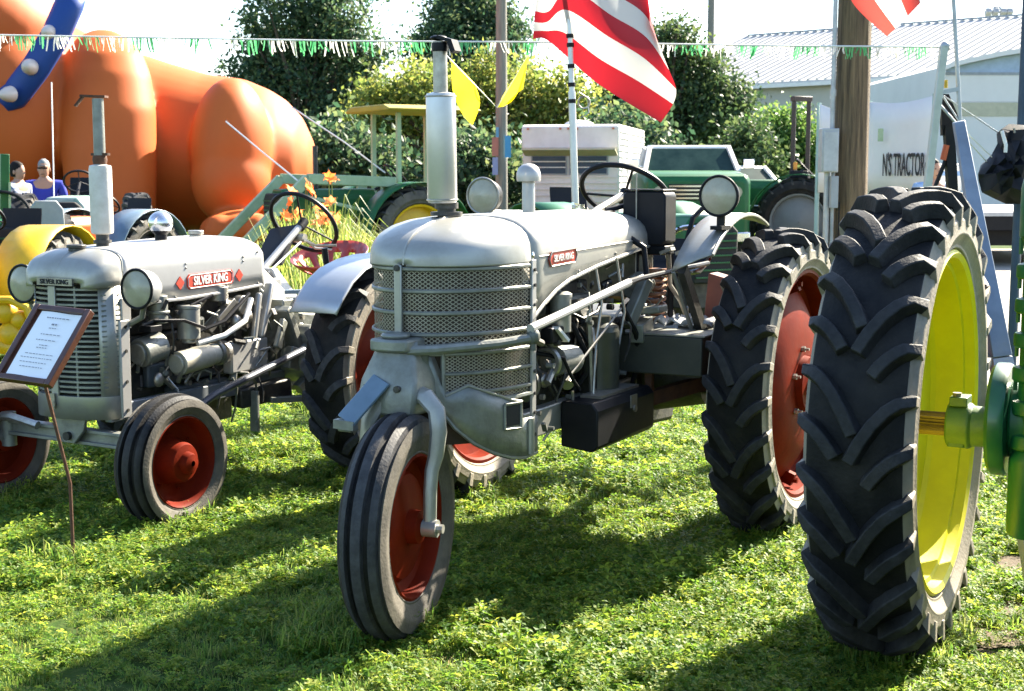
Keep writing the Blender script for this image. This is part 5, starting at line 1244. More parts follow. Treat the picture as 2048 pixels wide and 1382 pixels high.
def flatbed():
    Z = 24; c = at(1965, 350, Z)
    t = thing('flatbed_trailer', 'dark flatbed trailer with pale deck edge at far right', 'trailer', (c.x, Z, 0))
    b = MB(); b.box((-1.4, 0, .62), (3.2, 6, .86)); b.build('deck', BLACK, t, bevel=.01)
    b = MB(); b.box((-1.4, -.03, .862), (3.2, 6, .93)); b.build('deck_top', mat('pale_deck', (.46, .46, .45), .6), t)
    b = MB(); b.box((-.9, .4, .35), (2.8, 5.6, .615)); b.build('chassis', BLACK, t)
    for x in (-.9, 2.6):
        for y in (1.5, 2.5):
            b = MB(); b.lathe([(.001, 0), (.30, 0), (.33, .03), (.33, .16), (.3, .19), (.001, .19)], 22, (x, y, .33), (1, 0, 0)); b.build('wheel', RUBBER, t)
flatbed()
def white_truck():
    Z = 19.0; c = at(1885, 350, Z); k = m_per_px(Z)
    t = thing('white_truck_bed', 'white truck bed with blue stripe seen through the steel mast', 'truck', (c.x, Z, 0))
    b = MB(); b.box((-.42, 0, 1.32), (.26, 2.4, 1.70)); b.build('bed_side', WHITE, t, bevel=.02)
    b = MB(); b.box((-.421, -.004, 1.54), (.26, -.001, 1.60)); b.build('stripe', mat('blue_stripe', (.22, .36, .60), .5), t)
    b = MB(); b.box((-.5, -.05, .95), (.4, 2.6, 1.315)); b.build('chassis', BLACK, t, bevel=.02)
    for x in (-.35, .25):
        b = MB(); b.lathe([(.001, 0), (.40, 0), (.48, .04), (.48, .2), (.4, .24), (.001, .24)], 22, (x - .12, .8, .48), (1, 0, 0)); b.build('wheel', RUBBER, t)
white_truck()

# ------------------------------------------------------------------ white canvas banner wall with lettering
def banner():
    Z0 = 19.5; a, b_ = at(1640, 208, Z0), at(1742, 204, Z0); c_ = at(1872, 190, Z0 - 1.2)
    t = thing('canvas_banner', 'white canvas banner wall with black lettering behind the thick pole', 'banner', (b_.x, b_.y, 0))
    o = Vector((b_.x, b_.y, 0)); A, Bm, Cm = a - o, Vector((0, 0, b_.z)), c_ - o
    zl = at(1742, 385, Z0).z
    CANVAS = mat('white_canvas', (.74, .70, .67), .8, 0, (.66, .62, .60), 1.5)
    m = MB(); n = 14; rings = []
    pts = [A.lerp(Bm, i / n) + Vector((0, 0, -.10 * math.sin(math.pi * i / n))) for i in range(n)] + [Bm.lerp(Cm, i / n) + Vector((0, 0, -.05 * math.sin(math.pi * i / n))) for i in range(n + 1)]
    rings = [[Vector((p.x, p.y + .02 * math.sin(i * 1.2) * (f), p.z + (zl - p.z) * f)) for i, p in enumerate(pts)] for f in (0, .25, .5, .75, 1)]
    m.loft(rings, closed=False, caps=False); m.build('canvas', CANVAS, t, smooth=60, solid=.01)
    m = MB()
    for p in (A, Bm, Cm): m.cyl((p.x, p.y + .05, 0), (p.x, p.y + .05, p.z + .02), .03, n=10)
    m.build('posts', mat('pale_teal_post', (.30, .42, .40), .5, .2), t)
    d = (Cm - Bm); d.z = 0; d.normalize()
    q = at(1797, 332, Z0 - .5) - o
    text_mesh('lettering', "N'S TRACTOR", .42, INK, t, (q.x, q.y - .22, q.z), (d.x, d.y, 0), (0, 0, 1), .32, extrude=.004, bold=.004)
    m = MB(); p1 = at(1757, 265, Z0 - .3) - o; m.box((p1.x - .03, p1.y - .10, p1.z - .12), (p1.x + .04, p1.y - .085, p1.z + .05)); m.build('green_notice', GREEN_PALE, t)
banner()

# ------------------------------------------------------------------ steel mast and leaning beam
def mast():
    Z = 9.0; base = at(1868, 350, Z); o = Vector((base.x, Z, 0))
    t = thing('steel_mast', 'pale steel lattice mast holding the fringe line at right', 'mast', o)
    def P(px, py, dz=0): return at(px, py, Z + dz) - o
    b = MB(); top, bot = P(1888, 92), P(1850, 420); ext = bot + (bot - top) * 1.35; ext.z = max(ext.z, 0); 
    b.bar(top, ext, .052, .045); b.build('main_leg', mat('pale_galvanized', (.46, .48, .43), .5, .4, (.36, .38, .34), 8), t, bevel=.004)
    b = MB(); t2, b2 = P(1905, -40), P(1921, 255); b.tube([t2, b2], .013, 8); b.build('thin_leg', GALV, t)
    b = MB(); b.bar(P(1876, 186), P(1917, 178), .025, .025); b.tube([P(1876, 205), P(1915, 250)], .009, 6); b.tube([P(1884, 190), P(1922, 248)], .006, 6); b.build('braces', GALV, t)
    b = MB(); b.prism([(0, 0), (.02, -.26), (.10, -.20), (.13, -.17), (.05, .0)], P(1882, 188, .1), (1, 0, 0), (0, 0, 1), -.05); b.bar(P(1897, 250, .1), P(1905, 400, .1), .06, .06); b.bar(P(1882, 255, .1), P(1925, 250, .1), .03, .03); b.tube([P(1903, 290, .1), P(1868, 380, .1)], .014, 6); b.build('black_bracket', BLACK, t)
    b = MB(); b.tube([P(1893, 290, .05), P(1886, 320, .05)], .02, 7); b.build('orange_handle', mat('orange_red_paint', (.55, .10, .03), .5), t)
    b = MB(); b.ell(P(1890, 92), (.03, .03, .03), 10, 6); b.cyl(P(1880, 100), P(1898, 96), .014, n=8); b.build('top_pulley', GALV, t)
    b = MB(); b.cyl(P(1892, 160), P(1892, 176), .012, n=8); b.build('lock_pin', YELLOW2, t)
    b = thing('leaning_beam', 'square steel beam toned blue grey for its shaded face, leaning behind the yellow rimmed wheel', 'beam', (0, 0, 0))
    a0, a1 = at(1917, 245, 5.75), at(2000, 714, 5.15); b.location = a1
    def sec(c, w, d): return [c + Vector((-w, -d, 0)), c + Vector((w, -d, .01)), c + Vector((w, d, .01)), c + Vector((-w, d, 0))]
    top, dn = a0 - a1, (a1 - a0).normalized()
    m = MB(); m.loft([sec(top, .021, .02), sec(Vector((0, 0, 0)), .036, .03)]); m.build('tube', mat('shade_toned_steel', (.22, .26, .31), .5, .3, (.15, .18, .22), 7), b, bevel=.004)  # galvanised tube darkened to blue grey, shade of its face held in the colour
    m = MB(); m.loft([sec(dn * .004, .036, .03), sec(dn * (a1.z / -dn.z), .045, .035)]); m.build('foot', GALV, b)
mast()
def guy(name, label, pts, r, m=None):
    b = MB(); b.tube(pts, r, 6); q = b.build(name, m or CHALK, None); tag(q, label, 'rope'); return q
guy('guy_rope', 'white rope running down from the steel mast towards the far right', [at(1885, 190, 9), at(1996, 265, 9.3)], .005, GALV)
guy('guy_rope', 'upper of two thin white ropes beside the black cover', [at(1918, 250, 9), at(1990, 320, 9.2)], .0045)
guy('guy_rope', 'lower of two thin white ropes beside the black cover', [at(1918, 262, 9), at(1975, 325, 9.2)], .0045)
guy('guy_rope', 'white rope tied from the rump of the inflatable to the ground on the right', [at(585, 215, 22.5), at(690, 285, 21.5), at(770, 345, 20.5)], .012)
guy('guy_rope', 'pale rope hanging across the thigh of the inflatable', [at(452, 243, 20.8), at(520, 300, 20.2), at(600, 365, 19.5)], .012)
guy('guy_rope', 'thin upright rope hanging from the chest of the inflatable', [at(103, 165, 20.6), at(105, 250, 20.3), at(108, 400, 19.8)], .010)
# black cover hung on the dark blue pole
def cover():
    Z = 9.2; o = at(2015, 350, Z); o = Vector((o.x, Z, 0)); k = m_per_px(Z)
    outline = [(2018, 248), (2046, 250), (2075, 262), (2080, 330), (2078, 405), (2040, 408), (2012, 408), (1990, 398), (1964, 385), (1957, 362), (1956, 348), (1966, 330), (1984, 308), (1996, 285), (2003, 258)]
    b = MB(); n = len(outline)
    P = [at(px, py, Z) - o for px, py in outline]; cen = sum(P, Vector()) / n
    front, back = [], []
    def shell(sgn):
        rings = [P]
        for f, d in ((.85, .06), (.6, .10), (.3, .12), (.05, .13)):
            rings.append([cen + (p - cen) * f + Vector((0, sgn * (d + .05 * math.sin(i * 1.9 + f * 7)), .012 * math.sin(i * 2.3))) for i, p in enumerate(P)])
        b.loft(rings, True, False)
        b.add(rings[-1], [tuple(range(n))])
    shell(-1); shell(1)
    q = b.build('black_cover', mat('black_tarpaulin', (.005, .006, .010), .6, 0, (.012, .014, .02), 5, bump=.4, bscale=9, spec=.25), None, smooth=28)
    q.location = o; tag(q, 'black tarpaulin cover hung on the dark blue pole at far right', 'cover')
    m = MB(); m.tube([at(2004, 262, Z - .12) - o, at(2012, 290, Z - .15) - o, at(2011, 305, Z - .15) - o], .012, 7); m.build('white_strap', CHALK, q)
    m = MB(); m.bar(at(2028, 256, Z - .13) - o, at(2029, 266, Z - .13) - o, .015, .01); m.build('buckle', STEEL, q)
cover()

# ------------------------------------------------------------------ flags
def flag_mat(name, red, white, trans, stripe_n=13):
    m, N, L, P = new_mat(name)
    uv = N.new('ShaderNodeUVMap'); sx = N.new('ShaderNodeSeparateXYZ'); L.new(uv.outputs[0], sx.inputs[0])
    mu = N.new('ShaderNodeMath'); mu.operation = 'MULTIPLY'; mu.inputs[1].default_value = stripe_n / 2
    fr = N.new('ShaderNodeMath'); fr.operation = 'FRACT'; gt = N.new('ShaderNodeMath'); gt.operation = 'GREATER_THAN'; gt.inputs[1].default_value = .5
    L.new(sx.outputs[1], mu.inputs[0]); L.new(mu.outputs[0], fr.inputs[0]); L.new(fr.outputs[0], gt.inputs[0])
    mx = N.new('ShaderNodeMixRGB'); mx.inputs[1].default_value = (*red, 1); mx.inputs[2].default_value = (*white, 1)
    L.new(gt.outputs[0], mx.inputs[0]); L.new(mx.outputs[0], P.inputs['Base Color'])
    P.inputs['Roughness'].default_value = .7
    tr = N.new('ShaderNodeBsdfTranslucent'); L.new(mx.outputs[0], tr.inputs[0])
    ms = N.new('ShaderNodeMixShader'); ms.inputs[0].default_value = trans
    L.new(P.outputs[0], ms.inputs[1]); L.new(tr.outputs[0], ms.inputs[2]); L.new(ms.outputs[0], N['Material Output'].inputs['Surface'])
    return m
def cloth(name, rows, Zf, m, uvf, nu=40, nv=40, parent=None, o=Vector()):
    """rows: list of pixel polylines (same length) spanning the cloth; Zf(u,v) gives distance"""
    rows = [[Vector((p[0], p[1], 0)) for p in r] for r in rows]
    def samp(pl, t):
        t *= len(pl) - 1; i = min(int(t), len(pl) - 2); f = t - i
        p0, p1, p2, p3 = pl[max(i - 1, 0)], pl[i], pl[i + 1], pl[min(i + 2, len(pl) - 1)]
        return .5 * ((2 * p1) + (p2 - p0) * f + (2 * p0 - 5 * p1 + 4 * p2 - p3) * f * f + (3 * p1 - p0 - 3 * p2 + p3) * f ** 3)
    V, F, UV = [], [], []
    for j in range(nv + 1):
        v = j / nv
        for i in range(nu + 1):
            u = i / nu
            q = samp([samp(r, u) for r in rows], v)
            V.append(at(q.x, q.y, Zf(u, v)) - o); UV.append(uvf(u, v))
    for j in range(nv):
        for i in range(nu): F.append((j * (nu + 1) + i, j * (nu + 1) + i + 1, (j + 1) * (nu + 1) + i + 1, (j + 1) * (nu + 1) + i))
    me = bpy.data.meshes.new(name); me.from_pydata([tuple(v) for v in V], [], F); me.materials.append(m)
    l = me.uv_layers.new(name='UVMap')
    for p in me.polygons:
        p.use_smooth = True
        for li in p.loop_indices: l.data[li].uv = UV[me.loops[li].vertex_index]
    q = bpy.data.objects.new(name, me); COL.objects.link(q); q.parent = parent; return q
FLAG = flag_mat('striped_flag_cloth', (.34, .010, .018), (.52, .505, .475), .35)
FLAG2 = flag_mat('backlit_flag_cloth', (.46, .05, .04), (.62, .58, .54), .55, 6)
def flags():
    Z = 8.6; b0 = at(1150, 350, Z); o = Vector((b0.x, Z, 0))
    t = thing('flag_pole', 'thin silver flag pole rising behind the silver tractor hood', 'flag pole', o)
    m = MB(); a, c = at(1151, 420, Z) - o, at(1136, -60, Z) - o; d = (c - a).normalized(); e = a - d * (a.z / d.z)
    m.tube([e, a, a.lerp(c, .5)], .0215, 10); m.tube([a.lerp(c, .5), c], .0165, 10); m.build('pole', mat('pole_aluminium', (.55, .57, .58), .35, .6, (.45, .47, .48), 6), t)
    m = MB()
    for py in (70, 88, 130, 167, 200): q = a.lerp(c, (420 - py) / 480); m.cyl(q - d * .012, q + d * .012, .023, n=10)
    m.build('clips', BLACK, t)
    m = MB(); q = at(1168, 205, Z) - o; m.ring(q, (0, 1, .1), .035, .006, 18, 5); m.tube([q + Vector((-.03, 0, .06)), q + Vector((.02, 0, .03)), q + Vector((.03, 0, -.06)), q + Vector((-.02, 0, -.09))], .004, 5); m.build('rope_coil', STEEL, t)
    # the flag: rows follow the stripes (bottom of the flag first)
    # v runs across stripes, u along the cloth from the fold at left to the fly end at lower right
    R0 = [(1140, 130), (1102, 112), (1066, 78), (1090, 78), (1128, 108), (1186, 160), (1256, 206), (1322, 245)]
    R1 = [(1140, 108), (1110, 80), (1067, 62), (1092, 62), (1130, 66), (1200, 118), (1276, 162), (1346, 208)]
    R2 = [(1140, 80), (1115, 50), (1068, 44), (1094, 44), (1134, 20), (1215, 72), (1290, 118), (1352, 178)]
    R3 = [(1140, 40), (1118, 20), (1070, 22), (1098, 22), (1140, -22), (1222, 30), (1292, 74), (1338, 140)]
    R4 = [(1140, 0), (1120, -15), (1074, -6), (1104, -4), (1148, -62), (1230, -12), (1290, 30), (1320, 95)]
    R5 = [(1140, -40), (1124, -60), (1084, -50), (1114, -50), (1160, -110), (1236, -60), (1290, -20), (1300, 48)]
    def Zf(u, v): return Z + .03 + .10 * math.sin(u * 9 + v * 2) * (u > .3) * min(1, (u - .3) * 4) + (.16 * (1 - u / .36) if u < .36 else 0)
    fl = cloth('striped_flag', [R0[2:], R1[2:], R2[2:], R3[2:], R4[2:], R5[2:]], lambda u, v: Z + .035 + .09 * math.sin(u * 7 + v * 2.5) * min(1, u * 2) + .05 * math.cos(v * 6) * u, FLAG, lambda u, v: (u, v * 5.0 / 13), parent=None, nu=46, nv=46)
    tag(fl, 'large red and white striped flag blowing from the silver flag pole', 'flag')
    F2 = [[(1690, -60), (1705, 5), (1774, 73)], [(1745, -85), (1770, -30), (1806, 42)], [(1800, -110), (1822, -60), (1842, 5)]]
    f2 = cloth('striped_flag', F2, lambda u, v: 9.4 + .05 * math.sin(v * 5 + u * 2), FLAG2, lambda u, v: (u, .02 + v * .5), nu=20, nv=20)
    tag(f2, 'backlit pink and white striped flag hanging beside the thick wooden pole', 'flag')
    # yellow pennants on their string
    PEN = leaf_mat('yellow_pennant_cloth', [(.78, .70, .02), (.78, .70, .02)], .45)
    Zp = 12.0
    p1 = cloth('yellow_pennant', [[(903, 122), (905, 175), (912, 205)], [(930, 146), (934, 190), (930, 235)], [(948, 165), (960, 205), (945, 250)]], lambda u, v: Zp + .05 * math.sin(u * 4 + v * 3), PEN, lambda u, v: (u, v), 14, 14)
    tag(p1, 'wide yellow pennant beside the silver exhaust stack', 'pennant', 'yellow pennants on a string')
    p2 = cloth('yellow_pennant', [[(994, 215), (1010, 185), (1056, 112)], [(1006, 213), (1028, 196), (1052, 140)], [(1014, 206), (1030, 190), (1046, 178)]], lambda u, v: Zp + .05 * math.sin(u * 4 + v * 3), PEN, lambda u, v: (u, v), 14, 14)
    tag(p2, 'narrow yellow pennant blowing beside the slim grey pole', 'pennant', 'yellow pennants on a string')
    guy('pennant_string', 'thin string carrying the two yellow pennants', [at(890, 108, Zp), at(950, 170, Zp), at(994, 215, Zp), at(1056, 112, Zp), at(1100, 40, Zp)], .005)
flags()

# ------------------------------------------------------------------ fringe line across the whole picture
def fringe():
    Z = 9.6
    def line(px): 
        pts = [(-80, 66), (0, 70), (350, 76), (700, 82), (1050, 84), (1340, 88), (1600, 92), (1890, 94)]
        for (x0, y0), (x1, y1) in zip(pts, pts[1:]):
            if px <= x1: return y0 + (y1 - y0) * (px - x0) / (x1 - x0)
        return 94
    def P(px, dy=0):
        return at(px, line(px) + dy, Z - .6 * (px - 900) / 1000)
    t = thing('fringe_line', 'white cord hung with green and white fringe across the show ground', 'bunting', P(-80))
    o = P(-80)
    b = MB(); b.tube([P(x) - o for x in range(-80, 1891, 40)] + [P(1889) - o], .006, 6); b.build('cord', CHALK, t)
    WHITE_F = leaf_mat('white_fringe_film', [(.55, .54, .50), (.40, .40, .37)], .4)
    GREEN_F = leaf_mat('green_fringe_film', [(.03, .20, .08), (.08, .28, .13)], .35)
    x = -80; i = 0; r = random.Random(3)
    while x < 1880:
        w = r.uniform(48, 62); b = MB()
        sc_ = 1.0 if x < 800 else .85
        n = int(w / 4.2)
        for k in range(n):
            px = x + w * (k + r.uniform(.1, .9)) / n
            if px > 1880: break
            L_ = r.uniform(14, 32) * sc_; sl = r.uniform(-6, 9) + (-3 if x > 1000 else 2)
            if r.random() < .12: continue
            p0, p1, p2 = P(px, 1) - o, P(px + sl * .4, 1 + L_ * .5) - o, P(px + sl, 1 + L_) - o
            q = r.uniform(0, 3.1); wv = Vector((math.cos(q), math.sin(q), 0)) * .0062
            tw = Vector((0, r.uniform(-.02, .02), 0))
            b.add([p0 - wv, p0 + wv, p1 + wv + tw, p1 - wv + tw, p2 + wv * .8, p2 - wv * .8], [(0, 1, 2, 3), (3, 2, 4, 5)])
        if b.v:
            top = MB()
            b.build('fringe', GREEN_F if i % 2 == 0 else WHITE_F, t, smooth=0)
        x += w; i += 1
fringe()
# ------------------------------------------------------------------ giant orange inflatable dog
VINYL = mat('orange_vinyl', (.52, .112, .020), .6, 0, (.47, .092, .014), .5, bump=.04, bscale=2.5, spec=.25)
def inflatable():
    Z = 23.0; k = m_per_px(Z)
    o = at(300, 350, Z); o = Vector((o.x, Z, 0))
    t = thing('inflatable_dog', 'giant orange inflatable dog with blue spiked collar standing behind the tractors', 'inflatable', o)
    def P(px, py, dz=0): return at(px, py, Z + dz) - o
    body = MB()
    def E(cx, cy, rx, ry, dz=0, rd=None, tilt=0):
        kk = m_per_px(Z + dz)
        body.ell(P(cx, cy, dz), (rx * kk, (rd or rx) * kk, ry * kk), 36, 22, Matrix.Rotation(math.radians(tilt), 3, 'Y'))
    def column(rows):
        rings = []
        for cx, cy, w_, dz in rows:
            c = P(cx, cy, dz); rings.append([c + Vector((w_ * k * math.cos(q), w_ * k * .9 * math.sin(q), 0)) for q in [2 * math.pi * j / 36 for j in range(36)]])
        body.loft(rings)
    rings = []
    sec = [(-170, 60, 250, 230), (-60, 110, 250, 225), (40, 175, 235, 215), (130, 225, 190, 205), (220, 265, 180, 195), (302, 290, 182, 188), (347, 297, 174, 182), (422, 308, 163, 182), (493, 318, 164, 180), (542, 325, 150, 172), (573, 330, 135, 158), (604, 332, 102, 125), (625, 333, 55, 75), (634, 334, 12, 18)]
    for cx, cy, ry, rd in sec:
        c = P(cx, cy, 1.2)
        rings.append([c + Vector((0, rd * k * math.cos(q), ry * k * math.sin(q))) for q in [2 * math.pi * j / 40 for j in range(40)]])
    body.loft(rings)
    column([(205, 60, 20, .25), (206, 78, 52, .1), (210, 110, 74, -.1), (214, 150, 84, -.3), (217, 220, 90, -.55), (218, 300, 90, -.68), (222, 380, 86, -.75), (225, 450, 82, -.8), (225, 545, 80, -.8)])
    column([(20, 130, 60, 1.2), (30, 240, 95, 1.0), (40, 320, 95, 1.0), (60, 400, 90, 1.0), (70, 545, 85, 1.0)])
    E(235, 505, 105, 42, -1.3, 110)
    E(463, 298, 79, 140, -.25, 105, 2)
    E(462, 360, 77, 92, -.38, 98)
    E(478, 460, 78, 40, -1.15, 92)
    for dx in (-36, 4, 42): E(476 + dx, 464, 32, 37, -1.95, 42)
    E(600, 500, 70, 36, -.6, 90)
    E(10, 235, 150, 190, -.25, 150, 0)
    E(-40, 40, 175, 120, .1, 170, 25)
    bo = body.build('body', VINYL, t, smooth=180)
    rm = bo.modifiers.new('skin', 'REMESH'); rm.mode = 'VOXEL'; rm.voxel_size = .045; rm.use_smooth_shade = True
    sm_ = bo.modifiers.new('soften', 'SMOOTH'); sm_.factor = .5; sm_.iterations = 16
    # collar: diagonal band round the neck with studs
    BLUE = mat('blue_collar_vinyl', (.014, .055, .23), .5, 0, (.011, .042, .19), 1, spec=.3)
    b = MB(); ctr = P(-52, 95, -.0); rings = []
    path = [(150, -35), (138, 10), (112, 70), (72, 135), (30, 190), (-20, 212), (-80, 215)]
    N_ = 24
    def pth(f):
        f *= len(path) - 1; i = min(int(f), len(path) - 2); g_ = f - i
        return path[i][0] + (path[i + 1][0] - path[i][0]) * g_, path[i][1] + (path[i + 1][1] - path[i][1]) * g_
    for j in range(N_ + 1):
        f = j / N_; x, y = pth(f); x2, y2 = pth(min(1, f + .02)); x1, y1 = pth(max(0, f - .02))
        tx, ty = x2 - x1, y2 - y1; l = math.hypot(tx, ty); nx, ny = -ty / l, tx / l
        dz = -1.15 - .35 * math.sin(math.pi * min(1, f * 1.1)) + (.5 if f < .1 else 0) * (1 - f * 10)
        ring = []
        for w_, d in ((-30, .12), (-24, -.02), (0, -.08), (24, -.02), (30, .12), (0, .3)):
            ring.append(P(x + nx * w_, y + ny * w_, dz + d))
        rings.append(ring)
    b.loft(rings); col = b.build('collar', BLUE, t, smooth=70)
    STUD = mat('pale_stud_vinyl', (.66, .55, .48), .4, 0, (.58, .48, .42), 2, coat=.2)
    for px, py, dz in ((100, 66, -1.45), (61, 134, -1.58), (22, 188, -1.6), (-40, 214, -1.5)  ):
        b = MB(); b.lathe([(15 * k, .0), (14 * k, -.08), (10 * k, -.17), (4 * k, -.23), (.001, -.235)], 18, (0, 0, 0), (0, 1, 0) if px > 50 else (.35, 1, .12)); b.build('stud', STUD, col, loc=P(px, py, dz), smooth=60)
inflatable()

# ------------------------------------------------------------------ people
SKIN = mat('skin', (.42, .23, .15), .5, 0, (.36, .19, .12), 8)
HAIR = mat('dark_hair', (.008, .006, .005), .7, spec=.2)
def skin_mesh(name, joints, edges, m, parent, sub=2):
    me = bpy.data.meshes.new(name)
    me.from_pydata([j[0] for j in joints], edges, [])
    o = bpy.data.objects.new(name, me); COL.objects.link(o)
    sk = o.modifiers.new('skin', 'SKIN')
    for i, j in enumerate(joints): me.skin_vertices[0].data[i].radius = j[1] if isinstance(j[1], tuple) else (j[1], j[1])
    me.skin_vertices[0].data[0].use_root = True
    sb = o.modifiers.new('sub', 'SUBSURF'); sb.levels = sb.render_levels = sub
    bpy.context.view_layer.update()
    m2 = bpy.data.meshes.new_from_object(o.evaluated_get(bpy.context.evaluated_depsgraph_get()))
    m2.polygons.foreach_set('use_smooth', [True] * len(m2.polygons))
    m2.materials.clear(); m2.materials.append(m)
    bpy.data.objects.remove(o)
    q = bpy.data.objects.new(name, m2); COL.objects.link(q); q.parent = parent
    return q
def person(label, px, Z, rz, shirt, trousers, cap=None, h=1.76, turn=0, glasses=False):
    x = at(px, 350, Z).x
    t = thing('person', label, 'person', (x, Z, 0), math.radians(rz)); s = h / 1.76
    def V(*p): return tuple(a * s for a in p)
    # faces -Y; arms bent in front
    J = [(V(0, .0, .98), .12 * s), (V(0, .02, 1.20), (.15 * s, .11 * s)), (V(0, .01, 1.40), (.17 * s, .11 * s)), (V(0, .0, 1.50), .065 * s), (V(0, -.01, 1.56), .055 * s),
         (V(.10, 0, .90), .09 * s), (V(.10, -.01, .50), .065 * s), (V(.10, .01, .09), .042 * s), (V(.10, -.14, .04), .038 * s),
         (V(-.10, 0, .90), .09 * s), (V(-.10, -.01, .50), .065 * s), (V(-.10, .01, .09), .042 * s), (V(-.10, -.14, .04), .038 * s),
         (V(.21, .01, 1.42), .062 * s), (V(.27, .03, 1.14), .046 * s), (V(.16, -.18, 1.05), .032 * s),
         (V(-.21, .01, 1.42), .062 * s), (V(-.27, .03, 1.14), .046 * s), (V(-.16, -.18, 1.05), .032 * s)]
    Ed = [(0, 1), (1, 2), (2, 3), (3, 4), (0, 5), (5, 6), (6, 7), (7, 8), (0, 9), (9, 10), (10, 11), (11, 12), (2, 13), (13, 14), (14, 15), (2, 16), (16, 17), (17, 18)]
    body = skin_mesh('body', J, Ed, SKIN, t)
    hd = MB(); R = Matrix.Rotation(math.radians(turn), 3, 'Z')
    prof = [(1.50, .045, .05, 0), (1.53, .055, .065, -.01), (1.57, .066, .083, -.012), (1.62, .074, .095, -.008), (1.67, .076, .098, 0), (1.71, .070, .09, .004), (1.745, .050, .066, .006), (1.765, .015, .02, .008)]
    hd.loft([[R @ Vector((a * math.cos(q), oy + b_ * math.sin(q), 0)) * s + Vector((0, 0, z * s)) for q in [2 * math.pi * i / 20 for i in range(20)]] for z, a, b_, oy in prof])
    def F(x_, y_, z_): return R @ Vector((x_, y_, 0)) * s + Vector((0, 0, z_ * s))
    hd.loft([[F(-.014, -.092, 1.60), F(.014, -.092, 1.60), F(.0, -.122, 1.605)], [F(-.008, -.094, 1.645), F(.008, -.094, 1.645), F(0, -.10, 1.645)]])
    for e in (1, -1): hd.ell(F(e * .079, .01, 1.625), (.012 * s, .02 * s, .032 * s), 10, 6)
    hdo = hd.build('head', SKIN, t, smooth=70)
    ey = MB()
    for e in (1, -1): ey.ell(F(e * .03, -.092, 1.645), (.011 * s, .006 * s, .007 * s), 8, 5)
    ey.bar(F(-.022, -.094, 1.56), F(.022, -.094, 1.56), .006, .006); ey.build('eyes_and_mouth', HAIR, hdo)
    # hands
    for e in (1, -1):
        hb = MB(); w = Vector(V(e * .15, -.20, 1.045))
        hb.ell(w, (.036 * s, .045 * s, .02 * s), 12, 8)
        for i, (dx, ln) in enumerate(((-.026, .055), (-.009, .065), (.009, .06), (.026, .045))): hb.tube([w + Vector((dx, -.035, 0)) * s, w + Vector((dx, -.035 - ln * .6, -.004)) * s, w + Vector((dx * .9, -.035 - ln, -.02)) * s], [.010 * s, .009 * s, .007 * s], 6)
        hb.tube([w + Vector((-e * .03, 0, 0)) * s, w + Vector((-e * .055, -.03, -.005)) * s, w + Vector((-e * .055, -.055, -.01)) * s], [.012 * s, .010 * s, .008 * s], 6)
        hb.build('hand', SKIN, t, smooth=60)
    g_ = .014 * s
    JS = [(V(0, .0, 1.0), (.165 * s, .125 * s)), (V(0, .02, 1.20), (.165 * s, .125 * s)), (V(0, .01, 1.42), (.215 * s, .135 * s)), (V(0, .0, 1.50), .088 * s), (V(.215, .01, 1.42), .078 * s), (V(.262, .025, 1.21), .070 * s), (V(-.215, .01, 1.42), .078 * s), (V(-.262, .025, 1.21), .070 * s)]
    skin_mesh('shirt', JS, [(0, 1), (1, 2), (2, 3), (2, 4), (4, 5), (2, 6), (6, 7)], shirt, t)
    JP = [(V(0, 0, 1.0), (.15 * s, .12 * s)), (V(.10, 0, .90), .105 * s), (V(.10, -.01, .50), .085 * s), (V(.10, .01, .10), .072 * s), (V(-.10, 0, .90), .105 * s), (V(-.10, -.01, .50), .085 * s), (V(-.10, .01, .10), .072 * s)]
    skin_mesh('trousers', JP, [(0, 1), (1, 2), (2, 3), (0, 4), (4, 5), (5, 6)], trousers, t)
    hm = MB(); hm.loft([[F(a * math.cos(q), .012 + b_ * math.sin(q), z) for q in [2 * math.pi * i / 20 for i in range(20)]] for z, a, b_ in ((1.66, .081, .098), (1.70, .081, .10), (1.745, .064, .082), (1.778, .02, .03))])
    if cap:
        hm.loft([[F(x_, y_, 1.675 + dz) for x_, y_ in ((-.06, -.08), (.06, -.08), (.045, -.155), (-.045, -.155))] for dz in (0, .012)]); hm.build('cap', cap, hdo, smooth=50)
    else:
        hm.loft([[F(a * math.cos(q), .028 + b_ * math.sin(q), z) for q in [2 * math.pi * i / 20 for i in range(20)]] for z, a, b_ in ((1.56, .070, .074), (1.60, .080, .085), (1.67, .086, .095), (1.72, .080, .09), (1.765, .05, .06), (1.785, .01, .02))]); hm.build('hair', HAIR, hdo, smooth=50)
    if glasses:
        gm = MB(); gm.box(tuple(F(-.07, -.104, 1.635)), tuple(F(.07, -.096, 1.658))); gm.build('sunglasses', BLACK, hdo)
    return t
person('person in a royal blue polo shirt and grey cap before the inflatable', 88, 20.2, 8, mat('royal_blue_shirt', (.022, .035, .34), .8, 0, (.018, .028, .28), 6), mat('dark_trousers', (.03, .03, .04), .8), cap=mat('grey_cap', (.22, .23, .23), .8), glasses=True)
PLAID = mat('plaid_shirt', (.10, .14, .26), .8, 0, (.42, .42, .46), 24, lo=.45, hi=.55)
person('dark haired person in a blue plaid shirt facing right near the left edge', 36, 19.6, 75, PLAID, mat('navy_trousers', (.02, .03, .07), .8), h=1.72)
person('dark haired person in a pale blue shirt far behind the steel mast', 1866, 17.8, 20, mat('pale_blue_shirt', (.30, .42, .62), .8), mat('grey_trousers', (.12, .12, .13), .8), h=1.74)

